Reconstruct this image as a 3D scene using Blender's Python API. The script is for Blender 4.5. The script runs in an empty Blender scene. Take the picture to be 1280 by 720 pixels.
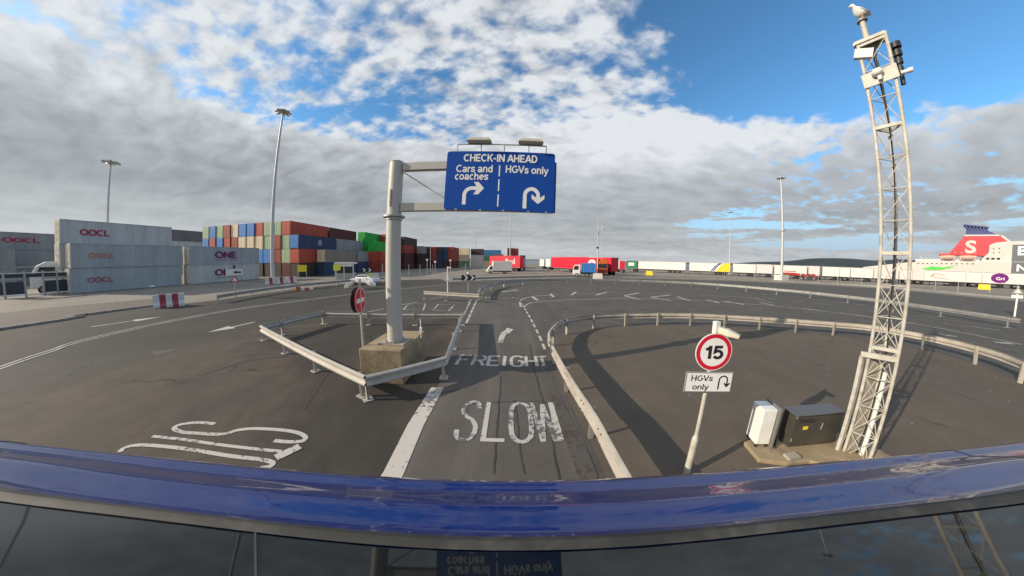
import bpy, math, random
from mathutils import Vector, Matrix
import numpy as np
random.seed(7)
R = math.radians
C = bpy.context.scene.collection
sc = bpy.context.scene

# ------------------------------------------------------------------ camera
# action camera on a coach roof: barrel lens, 3.6 m above the tarmac
F, KB, KC, PITCH, ROLL, CY = 321.36, -0.467, 0.1728, 0.055, 0.0118, -17.38
HC = 3.6
cr, sr, cp, sp = math.cos(ROLL), math.sin(ROLL), math.cos(PITCH), math.sin(PITCH)
right = Vector((cr, sr*sp, sr*cp)); up = Vector((-sr, cr*sp, cr*cp)); fwd = Vector((0, cp, -sp))
cam = bpy.data.cameras.new('camera'); camo = bpy.data.objects.new('camera', cam); C.objects.link(camo)
m = Matrix((right, up, -fwd)).transposed().to_4x4(); m.translation = Vector((0, 0, HC)); camo.matrix_world = m
sc.camera = camo
cam.type = 'PANO'; cam.panorama_type = 'FISHEYE_LENS_POLYNOMIAL'
cam.sensor_fit = 'HORIZONTAL'; cam.sensor_width = 36.0; cam.fisheye_fov = 6.2
K = 1280/36.0
cam.fisheye_polynomial_k0 = 0; cam.fisheye_polynomial_k1 = -K/F; cam.fisheye_polynomial_k2 = 0
cam.fisheye_polynomial_k3 = -KB*K**3/(F*640**2); cam.fisheye_polynomial_k4 = -KC*K**4/(F*640**3)
cam.shift_y = CY/720.0
cam.clip_start = 0.02; cam.clip_end = 20000

def ray(x, y):
    "direction of a picture point (survey of the photograph), world axes"
    X, Y = x-640.0, 360.0+CY-y
    r = math.hypot(X, Y)+1e-9; q = r/640
    th = r/F*(1+KB*q*q+KC*q**3); s = math.sin(th)/r
    return right*(X*s)+up*(Y*s)+fwd*math.cos(th)
def at(x, y, z=0.0):
    "surveyed ground point (x, y) in metres"
    v = ray(x, y); t = (z-HC)/v.z
    return (v.x*t, v.y*t)
def pol(px, D, py=330):
    "point at horizontal distance D on the bearing of picture column px"
    v = ray(px, py); h = math.hypot(v.x, v.y)
    return (v.x/h*D, v.y/h*D)

# ------------------------------------------------------------------ sun, sky
SUN_EL = R(23.0); TRAVEL = R(76.0)          # light travels towards azimuth 76 deg (clockwise from +Y)
sun = bpy.data.lights.new('sun', 'SUN'); suno = bpy.data.objects.new('sun', sun); C.objects.link(suno)
sun.energy = 3.6; sun.angle = R(0.53); sun.color = (1.0, 0.87, 0.70)
sd = Vector((math.sin(TRAVEL)*math.cos(SUN_EL), math.cos(TRAVEL)*math.cos(SUN_EL), -math.sin(SUN_EL)))
suno.rotation_euler = sd.to_track_quat('-Z', 'Y').to_euler()
sc.view_settings.view_transform = 'Standard'; sc.view_settings.look = 'None'
sc.view_settings.exposure = 0.5; sc.view_settings.gamma = 1.0

w = bpy.data.worlds.new('World'); sc.world = w; w.use_nodes = True
nt = w.node_tree; N = nt.nodes; bg = N['Background']
def nd(t, **k):
    n = N.new(t)
    for a, b in k.items(): setattr(n, a, b)
    return n
def L(a, b): nt.links.new(a, b)
def mth(op, a, b=None, c=None):
    n = nd('ShaderNodeMath', operation=op)
    for i, x in enumerate((a, b, c)):
        if x is None: continue
        if isinstance(x, (int, float)): n.inputs[i].default_value = x
        else: L(x, n.inputs[i])
    return n.outputs[0]
def sm(x, a, b, lo=0.0, hi=1.0):
    n = nd('ShaderNodeMapRange', interpolation_type='SMOOTHSTEP'); n.inputs[1].default_value = a; n.inputs[2].default_value = b
    n.inputs[3].default_value = lo; n.inputs[4].default_value = hi; L(x, n.inputs[0]); return n.outputs[0]
def mixc(f, a, b):
    n = nd('ShaderNodeMix', data_type='RGBA')
    if isinstance(f, (int, float)): n.inputs[0].default_value = f
    else: L(f, n.inputs[0])
    for i, x in ((6, a), (7, b)):
        if isinstance(x, tuple): n.inputs[i].default_value = x+(1,)
        else: L(x, n.inputs[i])
    return n.outputs[2]
tc = nd('ShaderNodeTexCoord'); sx = nd('ShaderNodeSeparateXYZ'); L(tc.outputs['Generated'], sx.inputs[0])
X_, Y_, Z_ = sx.outputs
el = mth('MULTIPLY', mth('ARCSINE', Z_), 57.2958)
az = mth('MULTIPLY', mth('ARCTAN2', X_, Y_), 57.2958)
zc = mth('ADD', mth('MAXIMUM', Z_, 0.0), 0.22)
cb = nd('ShaderNodeCombineXYZ'); L(mth('DIVIDE', X_, zc), cb.inputs[0]); L(mth('DIVIDE', Y_, zc), cb.inputs[1])
def noise(scale, detail, rough=0.55, dist=0.0, loc=(0, 0, 0), stretch=(1, 1, 1), rot=0.0):
    mp = nd('ShaderNodeMapping'); mp.inputs['Location'].default_value = loc; mp.inputs['Scale'].default_value = stretch
    mp.inputs['Rotation'].default_value = (0, 0, rot)
    L(cb.outputs[0], mp.inputs[0]); n = nd('ShaderNodeTexNoise'); n.inputs['Scale'].default_value = scale
    n.inputs['Detail'].default_value = detail; n.inputs['Roughness'].default_value = rough; n.inputs['Distortion'].default_value = dist
    L(mp.outputs[0], n.inputs['Vector']); return n.outputs[0]
cells = noise(5.2, 6, 0.52, 0.2, (3.1, 7.7, 0), (1.0, 1.25, 1), 0.5)
big = noise(1.2, 3, 0.5, 0.3, (9.3, 1.7, 0), (1, 1, 1), 0.4)
puff = noise(11.0, 4, 0.5, 0.15, (2, 9, 0), (1, 1.35, 1), 0.6)
fine = noise(5.5, 5, 0.50, 0.3, (5, 2, 0), (0.8, 1.25, 1), 0.45)
# cover of the cloud sheet: full low down, broken high up, open to the upper right
low = sm(mth('ADD', mth('ADD', mth('ADD', el, mth('MULTIPLY', sm(az, 30, 85), 8.5)), mth('MULTIPLY', fine, 5.0)), mth('MULTIPLY', sm(az, 25, -20), 6.0)), 27.5, 34.5, 1.0, 0.0)
openr = mth('MULTIPLY', sm(mth('ADD', az, mth('MULTIPLY', big, 16.0)), 32.0, 60.0), sm(az, 95, 150, 1.0, 0.0))
dx = mth('MULTIPLY', mth('ADD', az, 33.0), 0.043); dy = mth('MULTIPLY', mth('SUBTRACT', el, mth('ADD', 29.0, mth('MULTIPLY', mth('ADD', az, 33.0), 0.16))), 0.16)
gap = mth('POWER', 2.718, mth('MULTIPLY', mth('ADD', mth('MULTIPLY', dx, dx), mth('MULTIPLY', dy, dy)), -1.0))
gapcut = mth('MULTIPLY', gap, 0.20)
cov = mth('ADD', 0.575, mth('MULTIPLY', mth('SUBTRACT', big, 0.5), 0.35))
cov = mth('SUBTRACT', cov, mth('MULTIPLY', openr, 0.60))
leftfull = sm(az, -60, -15, 0.035, 0.0)
cov = mth('ADD', cov, leftfull)
cov = mth('SUBTRACT', cov, mth('MULTIPLY', sm(az, -60, 30), 0.03))
cov = mth('ADD', cov, mth('MULTIPLY', mth('SUBTRACT', puff, 0.5), 0.75))
cov = mth('ADD', cov, mth('MULTIPLY', low, 0.75))
cov = mth('SUBTRACT', cov, gapcut)
# pale streaks of open sky just above the right hand horizon
c2 = nd('ShaderNodeCombineXYZ'); L(mth('MULTIPLY', az, 0.035), c2.inputs[0]); L(mth('MULTIPLY', el, 0.42), c2.inputs[1])
sn = nd('ShaderNodeTexNoise'); sn.inputs['Scale'].default_value = 1.0; sn.inputs['Detail'].default_value = 4; sn.inputs['Roughness'].default_value = 0.5; sn.inputs['Distortion'].default_value = 0.2; L(c2.outputs[0], sn.inputs['Vector']); stre = sn.outputs[0]
bandr = mth('MULTIPLY', mth('MULTIPLY', sm(el, 1.5, 3.2), sm(el, 8.0, 12.0, 1.0, 0.0)), sm(az, 15, 50))
cov = mth('SUBTRACT', cov, mth('MULTIPLY', bandr, mth('MULTIPLY', sm(stre, 0.47, 0.66), 0.95)))
dens = sm(mth('ADD', cov, mth('SUBTRACT', cells, 0.5)), 0.30, 0.68)
# brightness of the cloud: lit tops, grey bases low down
lit = mth('ADD', sm(el, 9.0, 30.0, 0.26, 0.82), mth('MULTIPLY', mth('SUBTRACT', fine, 0.5), sm(el, 6.0, 30.0, 0.5, 1.5)))
lit = mth('ADD', lit, mth('MULTIPLY', mth('SUBTRACT', puff, 0.5), sm(el, 13.0, 30.0, 0.0, 1.3)))
rimr = mth('MULTIPLY', mth('MULTIPLY', sm(el, 15, 24), sm(el, 27, 33, 1.0, 0.2)), sm(az, -10, 30))
lit = mth('ADD', lit, mth('MULTIPLY', rimr, 0.42))
lit = mth('SUBTRACT', lit, mth('MULTIPLY', mth('MULTIPLY', sm(az, -35, -5, 1.0, 0.0), mth('MULTIPLY', sm(el, 7, 12), sm(el, 18, 24, 1.0, 0.0))), 0.20))
lit = mth('SUBTRACT', lit, mth('MULTIPLY', mth('MULTIPLY', sm(az, -30, -80), sm(el, 8, 1)), -0.0))
hz = mth('MULTIPLY', sm(el, 7.0, 1.5), 0.22); lit = mth('ADD', lit, hz)
lit = mth('ADD', lit, mth('MULTIPLY', mth('SUBTRACT', stre, 0.5), sm(el, 14, 4, 0.0, 1.0)))
lit = mth('MINIMUM', mth('MAXIMUM', lit, 0.0), 1.0)
cloud = mixc(lit, (0.215, 0.228, 0.238), (0.560, 0.580, 0.600))
cloud = mixc(mth('MULTIPLY', sm(az, -30, -75), sm(el, 16, 3, 0.0, 0.35)), cloud, (0.50, 0.53, 0.52))
sky = nd('ShaderNodeTexSky', sky_type='NISHITA'); sky.sun_disc = False
sky.sun_elevation = SUN_EL; sky.sun_rotation = TRAVEL+math.pi
sky.altitude = 0; sky.air_density = 1.0; sky.dust_density = 0.6; sky.ozone_density = 2.0
vs = nd('ShaderNodeVectorMath', operation='SCALE'); L(sky.outputs[0], vs.inputs[0]); vs.inputs["Scale"].default_value = 0.15
tn = nd('ShaderNodeMix', data_type='RGBA', blend_type='MULTIPLY'); tn.inputs[0].default_value = 1.0; L(vs.outputs[0], tn.inputs[6])
tn.inputs[7].default_value = (0.50, 0.83, 0.97, 1)
clear = mixc(sm(el, 2.0, 16.0), (0.33, 0.43, 0.52), tn.outputs[2])
colr = mixc(mth('MULTIPLY', dens, 0.97), clear, cloud)
L(colr, bg.inputs[0]); bg.inputs[1].default_value = 1.0

# ------------------------------------------------------------------ materials
MATS = {}
def mat(name, col, rough=0.6, metal=0.0, var=0.12, scale=2.0, bump=0.0, bscale=40.0, streak=False, dirt=None, dirtf=0.5, dscale=1.2, spec=0.5, coat=0.0, world=False):
    if name in MATS: return MATS[name]
    m = bpy.data.materials.new(name); MATS[name] = m; m.use_nodes = True
    t = m.node_tree; n = t.nodes; b = n['Principled BSDF']
    b.inputs['Roughness'].default_value = rough; b.inputs['Metallic'].default_value = metal
    b.inputs['Specular IOR Level'].default_value = spec; b.inputs['Coat Weight'].default_value = coat; b.inputs['Coat Roughness'].default_value = 0.05
    tcn = n.new('ShaderNodeTexCoord'); mp = n.new('ShaderNodeMapping')
    t.links.new(tcn.outputs['Object'], mp.inputs[0])
    if streak: mp.inputs['Scale'].default_value = (1, 1, 0.12)
    nz = n.new('ShaderNodeTexNoise'); nz.inputs['Scale'].default_value = scale; nz.inputs['Detail'].default_value = 8; nz.inputs['Roughness'].default_value = 0.6
    t.links.new(mp.outputs[0], nz.inputs['Vector'])
    rp = n.new('ShaderNodeMapRange'); rp.inputs[1].default_value = 0.3; rp.inputs[2].default_value = 0.7
    rp.inputs[3].default_value = 1-var; rp.inputs[4].default_value = 1+var; t.links.new(nz.outputs[0], rp.inputs[0])
    vm = n.new('ShaderNodeVectorMath'); vm.operation = 'SCALE'; vm.inputs[0].default_value = col; t.links.new(rp.outputs[0], vm.inputs['Scale'])
    out = vm.outputs[0]
    if dirt:
        nz2 = n.new('ShaderNodeTexNoise'); nz2.inputs['Scale'].default_value = dscale; nz2.inputs['Detail'].default_value = 10; nz2.inputs['Roughness'].default_value = 0.7
        t.links.new(mp.outputs[0], nz2.inputs['Vector'])
        r2 = n.new('ShaderNodeMapRange'); r2.interpolation_type = 'SMOOTHSTEP'; r2.inputs[1].default_value = 0.47; r2.inputs[2].default_value = 0.68; r2.inputs[3].default_value = 0; r2.inputs[4].default_value = dirtf
        t.links.new(nz2.outputs[0], r2.inputs[0])
        mx = n.new('ShaderNodeMix'); mx.data_type = 'RGBA'; t.links.new(r2.outputs[0], mx.inputs[0]); t.links.new(out, mx.inputs[6]); mx.inputs[7].default_value = tuple(dirt)+(1,)
        out = mx.outputs[2]
    t.links.new(out, b.inputs['Base Color'])
    if bump:
        nb = n.new('ShaderNodeTexNoise'); nb.inputs['Scale'].default_value = bscale; nb.inputs['Detail'].default_value = 6
        t.links.new(tcn.outputs['Object'], nb.inputs['Vector'])
        bp = n.new('ShaderNodeBump'); bp.inputs['Strength'].default_value = bump; bp.inputs['Distance'].default_value = 0.02
        t.links.new(nb.outputs[0], bp.inputs['Height']); t.links.new(bp.outputs[0], b.inputs['Normal'])
    return m

def asphalt(name, col, patch, tracks=0.0, spots=0.0, worn=None):
    "worn tarmac: aggregate grain, broad patches, long wheel-worn bands, small pale specks"
    m = bpy.data.materials.new(name); MATS[name] = m; m.use_nodes = True
    t = m.node_tree; n = t.nodes; b = n['Principled BSDF']; b.inputs['Roughness'].default_value = 0.85; b.inputs['Specular IOR Level'].default_value = 0.3
    tcn = n.new('ShaderNodeTexCoord')
    def nz(scale, det, rgh=0.6, sc3=(1, 1, 1), rot=0.0, dist=0.0):
        mp = n.new('ShaderNodeMapping'); mp.inputs['Scale'].default_value = sc3; mp.inputs['Rotation'].default_value = (0, 0, rot)
        t.links.new(tcn.outputs['Object'], mp.inputs[0]); q = n.new('ShaderNodeTexNoise'); q.inputs['Scale'].default_value = scale
        q.inputs['Detail'].default_value = det; q.inputs['Roughness'].default_value = rgh; q.inputs['Distortion'].default_value = dist
        t.links.new(mp.outputs[0], q.inputs['Vector']); return q.outputs[0]
    def mr(x, a, b_, lo, hi):
        q = n.new('ShaderNodeMapRange'); q.interpolation_type = 'SMOOTHSTEP'
        for i, vv in enumerate((a, b_, lo, hi)): q.inputs[i+1].default_value = vv
        t.links.new(x, q.inputs[0]); return q.outputs[0]
    def mx(f, a, c):
        q = n.new('ShaderNodeMix'); q.data_type = 'RGBA'; t.links.new(f, q.inputs[0])
        for i, x in ((6, a), (7, c)):
            if isinstance(x, tuple): q.inputs[i].default_value = x+(1,)
            else: t.links.new(x, q.inputs[i])
        return q.outputs[2]
    c1 = mx(mr(nz(0.16, 5, 0.65, dist=0.6), 0.42, 0.60, 0, 1), col, patch)
    if worn:  # the carriageway turns to older, paler tarmac towards +X
        sp_ = n.new('ShaderNodeSeparateXYZ'); t.links.new(tcn.outputs['Object'], sp_.inputs[0])
        ad = n.new('ShaderNodeMath'); ad.operation = 'MULTIPLY_ADD'; t.links.new(nz(0.12, 5, 0.6), ad.inputs[0]); ad.inputs[1].default_value = 14; t.links.new(sp_.outputs[0], ad.inputs[2])
        c1 = mx(mr(ad.outputs[0], -12, 6, 0, 1), c1, worn)
    c2 = mx(mr(nz(0.9, 9, 0.7, dist=0.4), 0.35, 0.75, 0, 0.55), c1, tuple(x*0.72 for x in col))
    c3 = mx(mr(nz(0.5, 5, 0.6, (2.6, 0.12, 1), 0.05), 0.45, 0.7, 0, tracks), c2, tuple(x*1.45 for x in col))
    c4 = mx(mr(nz(55, 3, 0.8), 0.35, 0.75, 0.0, 0.5), c3, tuple(min(1, x*1.7) for x in col))
    if spots:
        vo = n.new('ShaderNodeTexVoronoi'); vo.inputs['Scale'].default_value = 1.7; t.links.new(tcn.outputs['Object'], vo.inputs['Vector'])
        c4 = mx(mr(vo.outputs['Distance'], 0.05, 0.03, 0, spots), c4, (0.42, 0.41, 0.38))
    # fine cracks
    vc = n.new('ShaderNodeTexVoronoi'); vc.feature = 'DISTANCE_TO_EDGE'; vc.inputs['Scale'].default_value = 0.23
    wp = n.new('ShaderNodeVectorMath'); wp.operation = 'ADD'; t.links.new(tcn.outputs['Object'], wp.inputs[0])
    nw = n.new('ShaderNodeTexNoise'); nw.inputs['Scale'].default_value = 1.3; nw.inputs['Detail'].default_value = 5; t.links.new(tcn.outputs['Object'], nw.inputs['Vector'])
    t.links.new(nw.outputs['Color'], wp.inputs[1]); t.links.new(wp.outputs[0], vc.inputs['Vector'])
    ck = n.new('ShaderNodeMath'); ck.operation = 'MULTIPLY'; t.links.new(mr(vc.outputs['Distance'], 0.008, 0.003, 0, 0.75), ck.inputs[0]); t.links.new(mr(nz(0.3, 2), 0.5, 0.6, 0, 1), ck.inputs[1])
    c5 = mx(ck.outputs[0], c4, tuple(x*0.35 for x in col))
    t.links.new(c5, b.inputs['Base Color'])
    bp = n.new('ShaderNodeBump'); bp.inputs['Strength'].default_value = 0.35; bp.inputs['Distance'].default_value = 0.01
    t.links.new(nz(60, 4, 0.7), bp.inputs['Height']); t.links.new(bp.outputs[0], b.inputs['Normal'])
    return m

def paint(name, col, under, wear):
    "road paint flaked through to the tarmac"
    m = bpy.data.materials.new(name); MATS[name] = m; m.use_nodes = True
    t = m.node_tree; n = t.nodes; b = n['Principled BSDF']; b.inputs['Roughness'].default_value = 0.75
    tcn = n.new('ShaderNodeTexCoord')
    def nz(s, d):
        q = n.new('ShaderNodeTexNoise'); q.inputs['Scale'].default_value = s; q.inputs['Detail'].default_value = d; q.inputs['Roughness'].default_value = 0.72
        t.links.new(tcn.outputs['Object'], q.inputs['Vector']); return q.outputs[0]
    a = n.new('ShaderNodeMath'); a.operation = 'MULTIPLY_ADD'; t.links.new(nz(9, 8), a.inputs[0]); a.inputs[1].default_value = 0.6
    a2 = n.new('ShaderNodeMath'); a2.operation = 'MULTIPLY'; t.links.new(nz(0.8, 4), a2.inputs[0]); a2.inputs[1].default_value = 0.5; t.links.new(a2.outputs[0], a.inputs[2])
    r = n.new('ShaderNodeMapRange'); r.inputs[1].default_value = wear; r.inputs[2].default_value = wear+0.05; t.links.new(a.outputs[0], r.inputs[0])
    mx = n.new('ShaderNodeMix'); mx.data_type = 'RGBA'; t.links.new(r.outputs[0], mx.inputs[0]); mx.inputs[6].default_value = under+(1,); mx.inputs[7].default_value = col+(1,)
    g = n.new('ShaderNodeMix'); g.data_type = 'RGBA'; g.blend_type = 'MULTIPLY'; g.inputs[0].default_value = 0.35; t.links.new(mx.outputs[2], g.inputs[6]); q = n.new('ShaderNodeTexNoise'); q.inputs['Scale'].default_value = 3; q.inputs['Detail'].default_value = 8
    t.links.new(tcn.outputs['Object'], q.inputs['Vector']); t.links.new(q.outputs['Color'], g.inputs[7])
    t.links.new(mx.outputs[2], b.inputs['Base Color'])
    return m

# ------------------------------------------------------------------ mesh helper
class MB:
    def __init__(s): s.v = []; s.f = []
    def add(s, vs, fs):
        o = len(s.v); s.v += [tuple(p) for p in vs]; s.f += [tuple(i+o for i in q) for q in fs]; return s
    def box(s, x0, x1, y0, y1, z0, z1, M=None):
        vs = [(x, y, z) for z in (z0, z1) for y in (y0, y1) for x in (x0, x1)]
        if M is not None: vs = [tuple(M @ Vector(p)) for p in vs]
        return s.add(vs, [(0, 2, 3, 1), (4, 5, 7, 6), (0, 1, 5, 4), (2, 6, 7, 3), (0, 4, 6, 2), (1, 3, 7, 5)])
    def tube(s, p, q, r0, r1=None, n=8, caps=True):
        p, q = Vector(p), Vector(q); r1 = r0 if r1 is None else r1
        d = (q-p).normalized(); a = d.orthogonal().normalized(); b = d.cross(a)
        vs = []
        for c, r in ((p, r0), (q, r1)):
            for i in range(n):
                t = 2*math.pi*i/n; vs.append(tuple(c+a*(r*math.cos(t))+b*(r*math.sin(t))))
        fs = [(i, (i+1) % n, n+(i+1) % n, n+i) for i in range(n)]
        if caps: fs += [tuple(range(n-1, -1, -1)), tuple(range(n, 2*n))]
        return s.add(vs, fs)
    def bar(s, p, q, w, h=None):
        "square bar from p to q"
        h = w if h is None else h
        p, q = Vector(p), Vector(q); d = (q-p).normalized()
        up_ = Vector((0, 0, 1)) if abs(d.z) < 0.95 else Vector((0, 1, 0))
        a = d.cross(up_).normalized(); b = a.cross(d)
        vs = [tuple(c+a*(i*w/2)+b*(j*h/2)) for c in (p, q) for i, j in ((-1, -1), (1, -1), (1, 1), (-1, 1))]
        return s.add(vs, [(0, 1, 2, 3), (7, 6, 5, 4), (0, 4, 5, 1), (1, 5, 6, 2), (2, 6, 7, 3), (3, 7, 4, 0)])
    def prism(s, pts, z0, z1, ax='z'):
        n = len(pts)
        def P(a, b, c): return (a, b, c) if ax == 'z' else ((a, c, b) if ax == 'y' else (c, a, b))
        vs = [P(a, b, z0) for a, b in pts]+[P(a, b, z1) for a, b in pts]
        return s.add(vs, [tuple(range(n-1, -1, -1)), tuple(range(n, 2*n))]+[(i, (i+1) % n, n+(i+1) % n, n+i) for i in range(n)])
    def sweep(s, path, prof, closed=False, caps=True):
        "profile (lateral, z) swept along path points"
        n = len(path); k = len(prof); vs = []
        P = [Vector(p) for p in path]
        for i in range(n):
            a = P[i-1] if (i or closed) else P[i]; b = P[(i+1) % n] if (i < n-1 or closed) else P[i]
            d1 = (P[i]-a); d2 = (b-P[i]); d = Vector((d1.x, d1.y, 0)).normalized()+Vector((d2.x, d2.y, 0)).normalized()
            d.normalize(); nrm = Vector((d.y, -d.x, 0))
            dd = Vector((d2.x, d2.y, 0)).normalized() if d2.length > 1e-6 else d
            sc_ = 1/max(0.5, abs(d.dot(dd)))
            for l, z in prof: vs.append(tuple(P[i]+nrm*(l*sc_)+Vector((0, 0, z))))
        fs = []
        m_ = n if closed else n-1
        for i in range(m_):
            for j in range(k): fs.append((i*k+j, ((i+1) % n)*k+j, ((i+1) % n)*k+(j+1) % k, i*k+(j+1) % k))
        if caps and not closed: fs += [tuple(range(k)), tuple(range((n-1)*k+k-1, (n-1)*k-1, -1))]
        return s.add(vs, fs)
    def loft(s, rings, caps=True):
        k = len(rings[0]); vs = [p for r in rings for p in r]; fs = []
        for i in range(len(rings)-1):
            for j in range(k): fs.append((i*k+j, i*k+(j+1) % k, (i+1)*k+(j+1) % k, (i+1)*k+j))
        if caps: fs += [tuple(range(k-1, -1, -1)), tuple(range((len(rings)-1)*k, len(rings)*k))]
        return s.add(vs, fs)
    def data(s, name, m, smooth=False):
        me = bpy.data.meshes.new(name); me.from_pydata(s.v, [], s.f); me.materials.append(m)
        if smooth:
            me.polygons.foreach_set('use_smooth', [True]*len(me.polygons))
            me.set_sharp_from_angle(angle=R(35))
        return me
    def build(s, name, m, parent=None, smooth=False, bevel=0.0, loc=None):
        me = s.data(name, m, smooth); o = bpy.data.objects.new(name, me); C.objects.link(o)
        if parent is not None: o.parent = parent
        if loc: o.location = loc
        import bmesh
        bm = bmesh.new(); bm.from_mesh(me); bmesh.ops.recalc_face_normals(bm, faces=bm.faces); bm.to_mesh(me); bm.free()
        if bevel:
            b = o.modifiers.new('bevel', 'BEVEL'); b.width = bevel; b.segments = 2; b.limit_method = 'ANGLE'
        return o
def thing(name, label, cat, loc=(0, 0, 0), rz=0.0, group=None):
    o = bpy.data.objects.new(name, None); C.objects.link(o); o.empty_display_size = 0.2
    o.location = loc; o.rotation_euler = (0, 0, rz); return tag(o, label, cat, group)
def tag(o, label, cat, group=None):
    o['label'] = label; o['category'] = cat
    if group: o['group'] = group
    return o
def struct(o): o['kind'] = 'structure'; return o
def setmat(o, m):
    o.material_slots[0].link = 'OBJECT'; o.material_slots[0].material = m
def dup(root, loc, rz, label, group=None, mats=None):
    r = root.copy(); C.objects.link(r); r.location = loc; r.rotation_euler = (0, 0, rz); r['label'] = label
    if group: r['group'] = group
    if mats and r.name.split('.')[0] in mats and r.type == 'MESH': setmat(r, mats[r.name.split('.')[0]])
    for ch in list(root.children):
        c = ch.copy(); C.objects.link(c); c.parent = r
        k = c.name.split('.')[0]
        if mats and k in mats: setmat(c, mats[k])
        for g in list(ch.children):
            d = g.copy(); C.objects.link(d); d.parent = c
            if mats and d.name.split('.')[0] in mats: setmat(d, mats[d.name.split('.')[0]])
    return r
def text(body, size, m, parent, loc, rot, name='lettering', align='CENTER', bold=0.0, sx=1.0, ext=0.002, space=1.0):
    cu = bpy.data.curves.new(name, 'FONT'); cu.body = body; cu.size = size; cu.align_x = align; cu.align_y = 'CENTER'
    cu.extrude = ext; cu.offset = bold; cu.space_character = space; cu.space_line = 0.85; cu.resolution_u = 3; cu.materials.append(m)
    q = bpy.data.objects.new('t', cu); C.objects.link(q); dg = bpy.context.evaluated_depsgraph_get(); dg.update()
    me = bpy.data.meshes.new_from_object(q.evaluated_get(dg)); bpy.data.objects.remove(q)
    o = bpy.data.objects.new(name, me); C.objects.link(o); o.parent = parent; o.location = loc; o.rotation_euler = rot; o.scale = (sx, 1, 1)
    return o
def along(pts, step):
    "resample polyline, returns list of (point, tangent)"
    out = []; P = [Vector((p[0], p[1], 0)) for p in pts]; acc = 0.0; nxt = 0.0
    for a, b in zip(P, P[1:]):
        L_ = (b-a).length; d = (b-a)/L_
        while nxt <= acc+L_+1e-6: out.append((a+d*(nxt-acc), d)); nxt += step
        acc += L_
    return out
def smoothline(pts, n=6):
    "Catmull-Rom through ground points"
    P = [np.array(p[:2], float) for p in pts]; P = [2*P[0]-P[1]]+P+[2*P[-1]-P[-2]]; out = []
    for i in range(1, len(P)-2):
        for k in range(n):
            t = k/n; a, b, c, d = P[i-1:i+3]
            out.append(tuple(0.5*((2*b)+(-a+c)*t+(2*a-5*b+4*c-d)*t*t+(-a+3*b-3*c+d)*t**3)))
    out.append(tuple(P[-2])); return out

def EA(cx, cy, rx, ry, a0, a1, n=14): return [(cx+rx*math.cos(R(a0+(a1-a0)*i/n)), cy+ry*math.sin(R(a0+(a1-a0)*i/n))) for i in range(n+1)]
GLY = {'C': (.80, [EA(.42, .5, .34, .42, 48, 312)]), 'H': (.80, [[(.12, 0), (.12, 1)], [(.66, 0), (.66, 1)], [(.12, .5), (.66, .5)]]),
 'E': (.70, [[(.12, 0), (.12, 1)], [(.12, .92), (.62, .92)], [(.12, .5), (.57, .5)], [(.12, .08), (.63, .08)]]), 'K': (.78, [[(.12, 0), (.12, 1)], [(.68, 1), (.16, .42)], [(.32, .58), (.70, 0)]]),
 '-': (.44, [[(.05, .40), (.38, .40)]]), 'I': (.30, [[(.15, 0), (.15, 1)]]), 'N': (.82, [[(.12, 0), (.12, 1)], [(.12, .97), (.68, .03)], [(.68, 0), (.68, 1)]]),
 'A': (.80, [[(.05, 0), (.40, .98)], [(.40, .98), (.75, 0)], [(.18, .30), (.62, .30)]]), 'D': (.80, [[(.12, 0), (.12, 1)], [(.12, .92), (.34, .92)]+EA(.34, .5, .34, .42, 85, -85)+[(.34, .08), (.12, .08)]]),
 'G': (.86, [EA(.44, .5, .34, .42, 50, 345)+[(.79, .46), (.50, .46)]]), 'V': (.76, [[(.05, 1), (.38, .03)], [(.38, .03), (.71, 1)]]), 'O': (.88, [EA(.44, .5, .35, .42, 0, 360, 24)]), 'L': (.64, [[(.12, 0), (.12, 1)], [(.12, .08), (.60, .08)]]),
 '1': (.56, [[(.38, 0), (.38, 1)], [(.38, .92), (.28, .78), (.08, .72)]]), '5': (.76, [[(.64, .91), (.20, .91), (.13, .50), (.20, .56)]+EA(.36, .34, .27, .27, 105, -150)]),
 'a': (.66, [EA(.29, .21, .19, .15, 0, 360), [(.52, 0), (.52, .46)]+EA(.31, .46, .21, .19, 0, 150)[1:]]), 'r': (.44, [[(.12, 0), (.12, .72)], [(.12, .42), (.20, .60), (.40, .65)]]),
 's': (.60, [[(.51, .54), (.44, .62), (.30, .655), (.16, .61), (.12, .51), (.18, .41), (.42, .33), (.49, .23), (.44, .11), (.29, .065), (.14, .10), (.07, .20)]]),
 'n': (.66, [[(.12, 0), (.12, .72)], EA(.33, .43, .20, .23, 175, 0)+[(.53, 0)]]), 'd': (.68, [EA(.31, .36, .20, .29, 0, 360, 18), [(.54, 0), (.54, 1)]]), 'c': (.62, [EA(.34, .36, .23, .29, 52, 308)]),
 'o': (.68, [EA(.34, .36, .24, .29, 0, 360, 18)]), 'h': (.66, [[(.12, 0), (.12, 1)], EA(.33, .43, .20, .23, 175, 0)+[(.53, 0)]]), 'e': (.66, [[(.12, .36), (.56, .36)], EA(.34, .36, .23, .29, 0, 312)]),
 'l': (.27, [[(.13, 0), (.13, 1)]]), 'y': (.62, [[(.06, .72), (.31, .06)], [(.56, .72), (.28, -.06), (.20, -.20), (.06, -.22)]]), ' ': (.30, [])}
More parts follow.
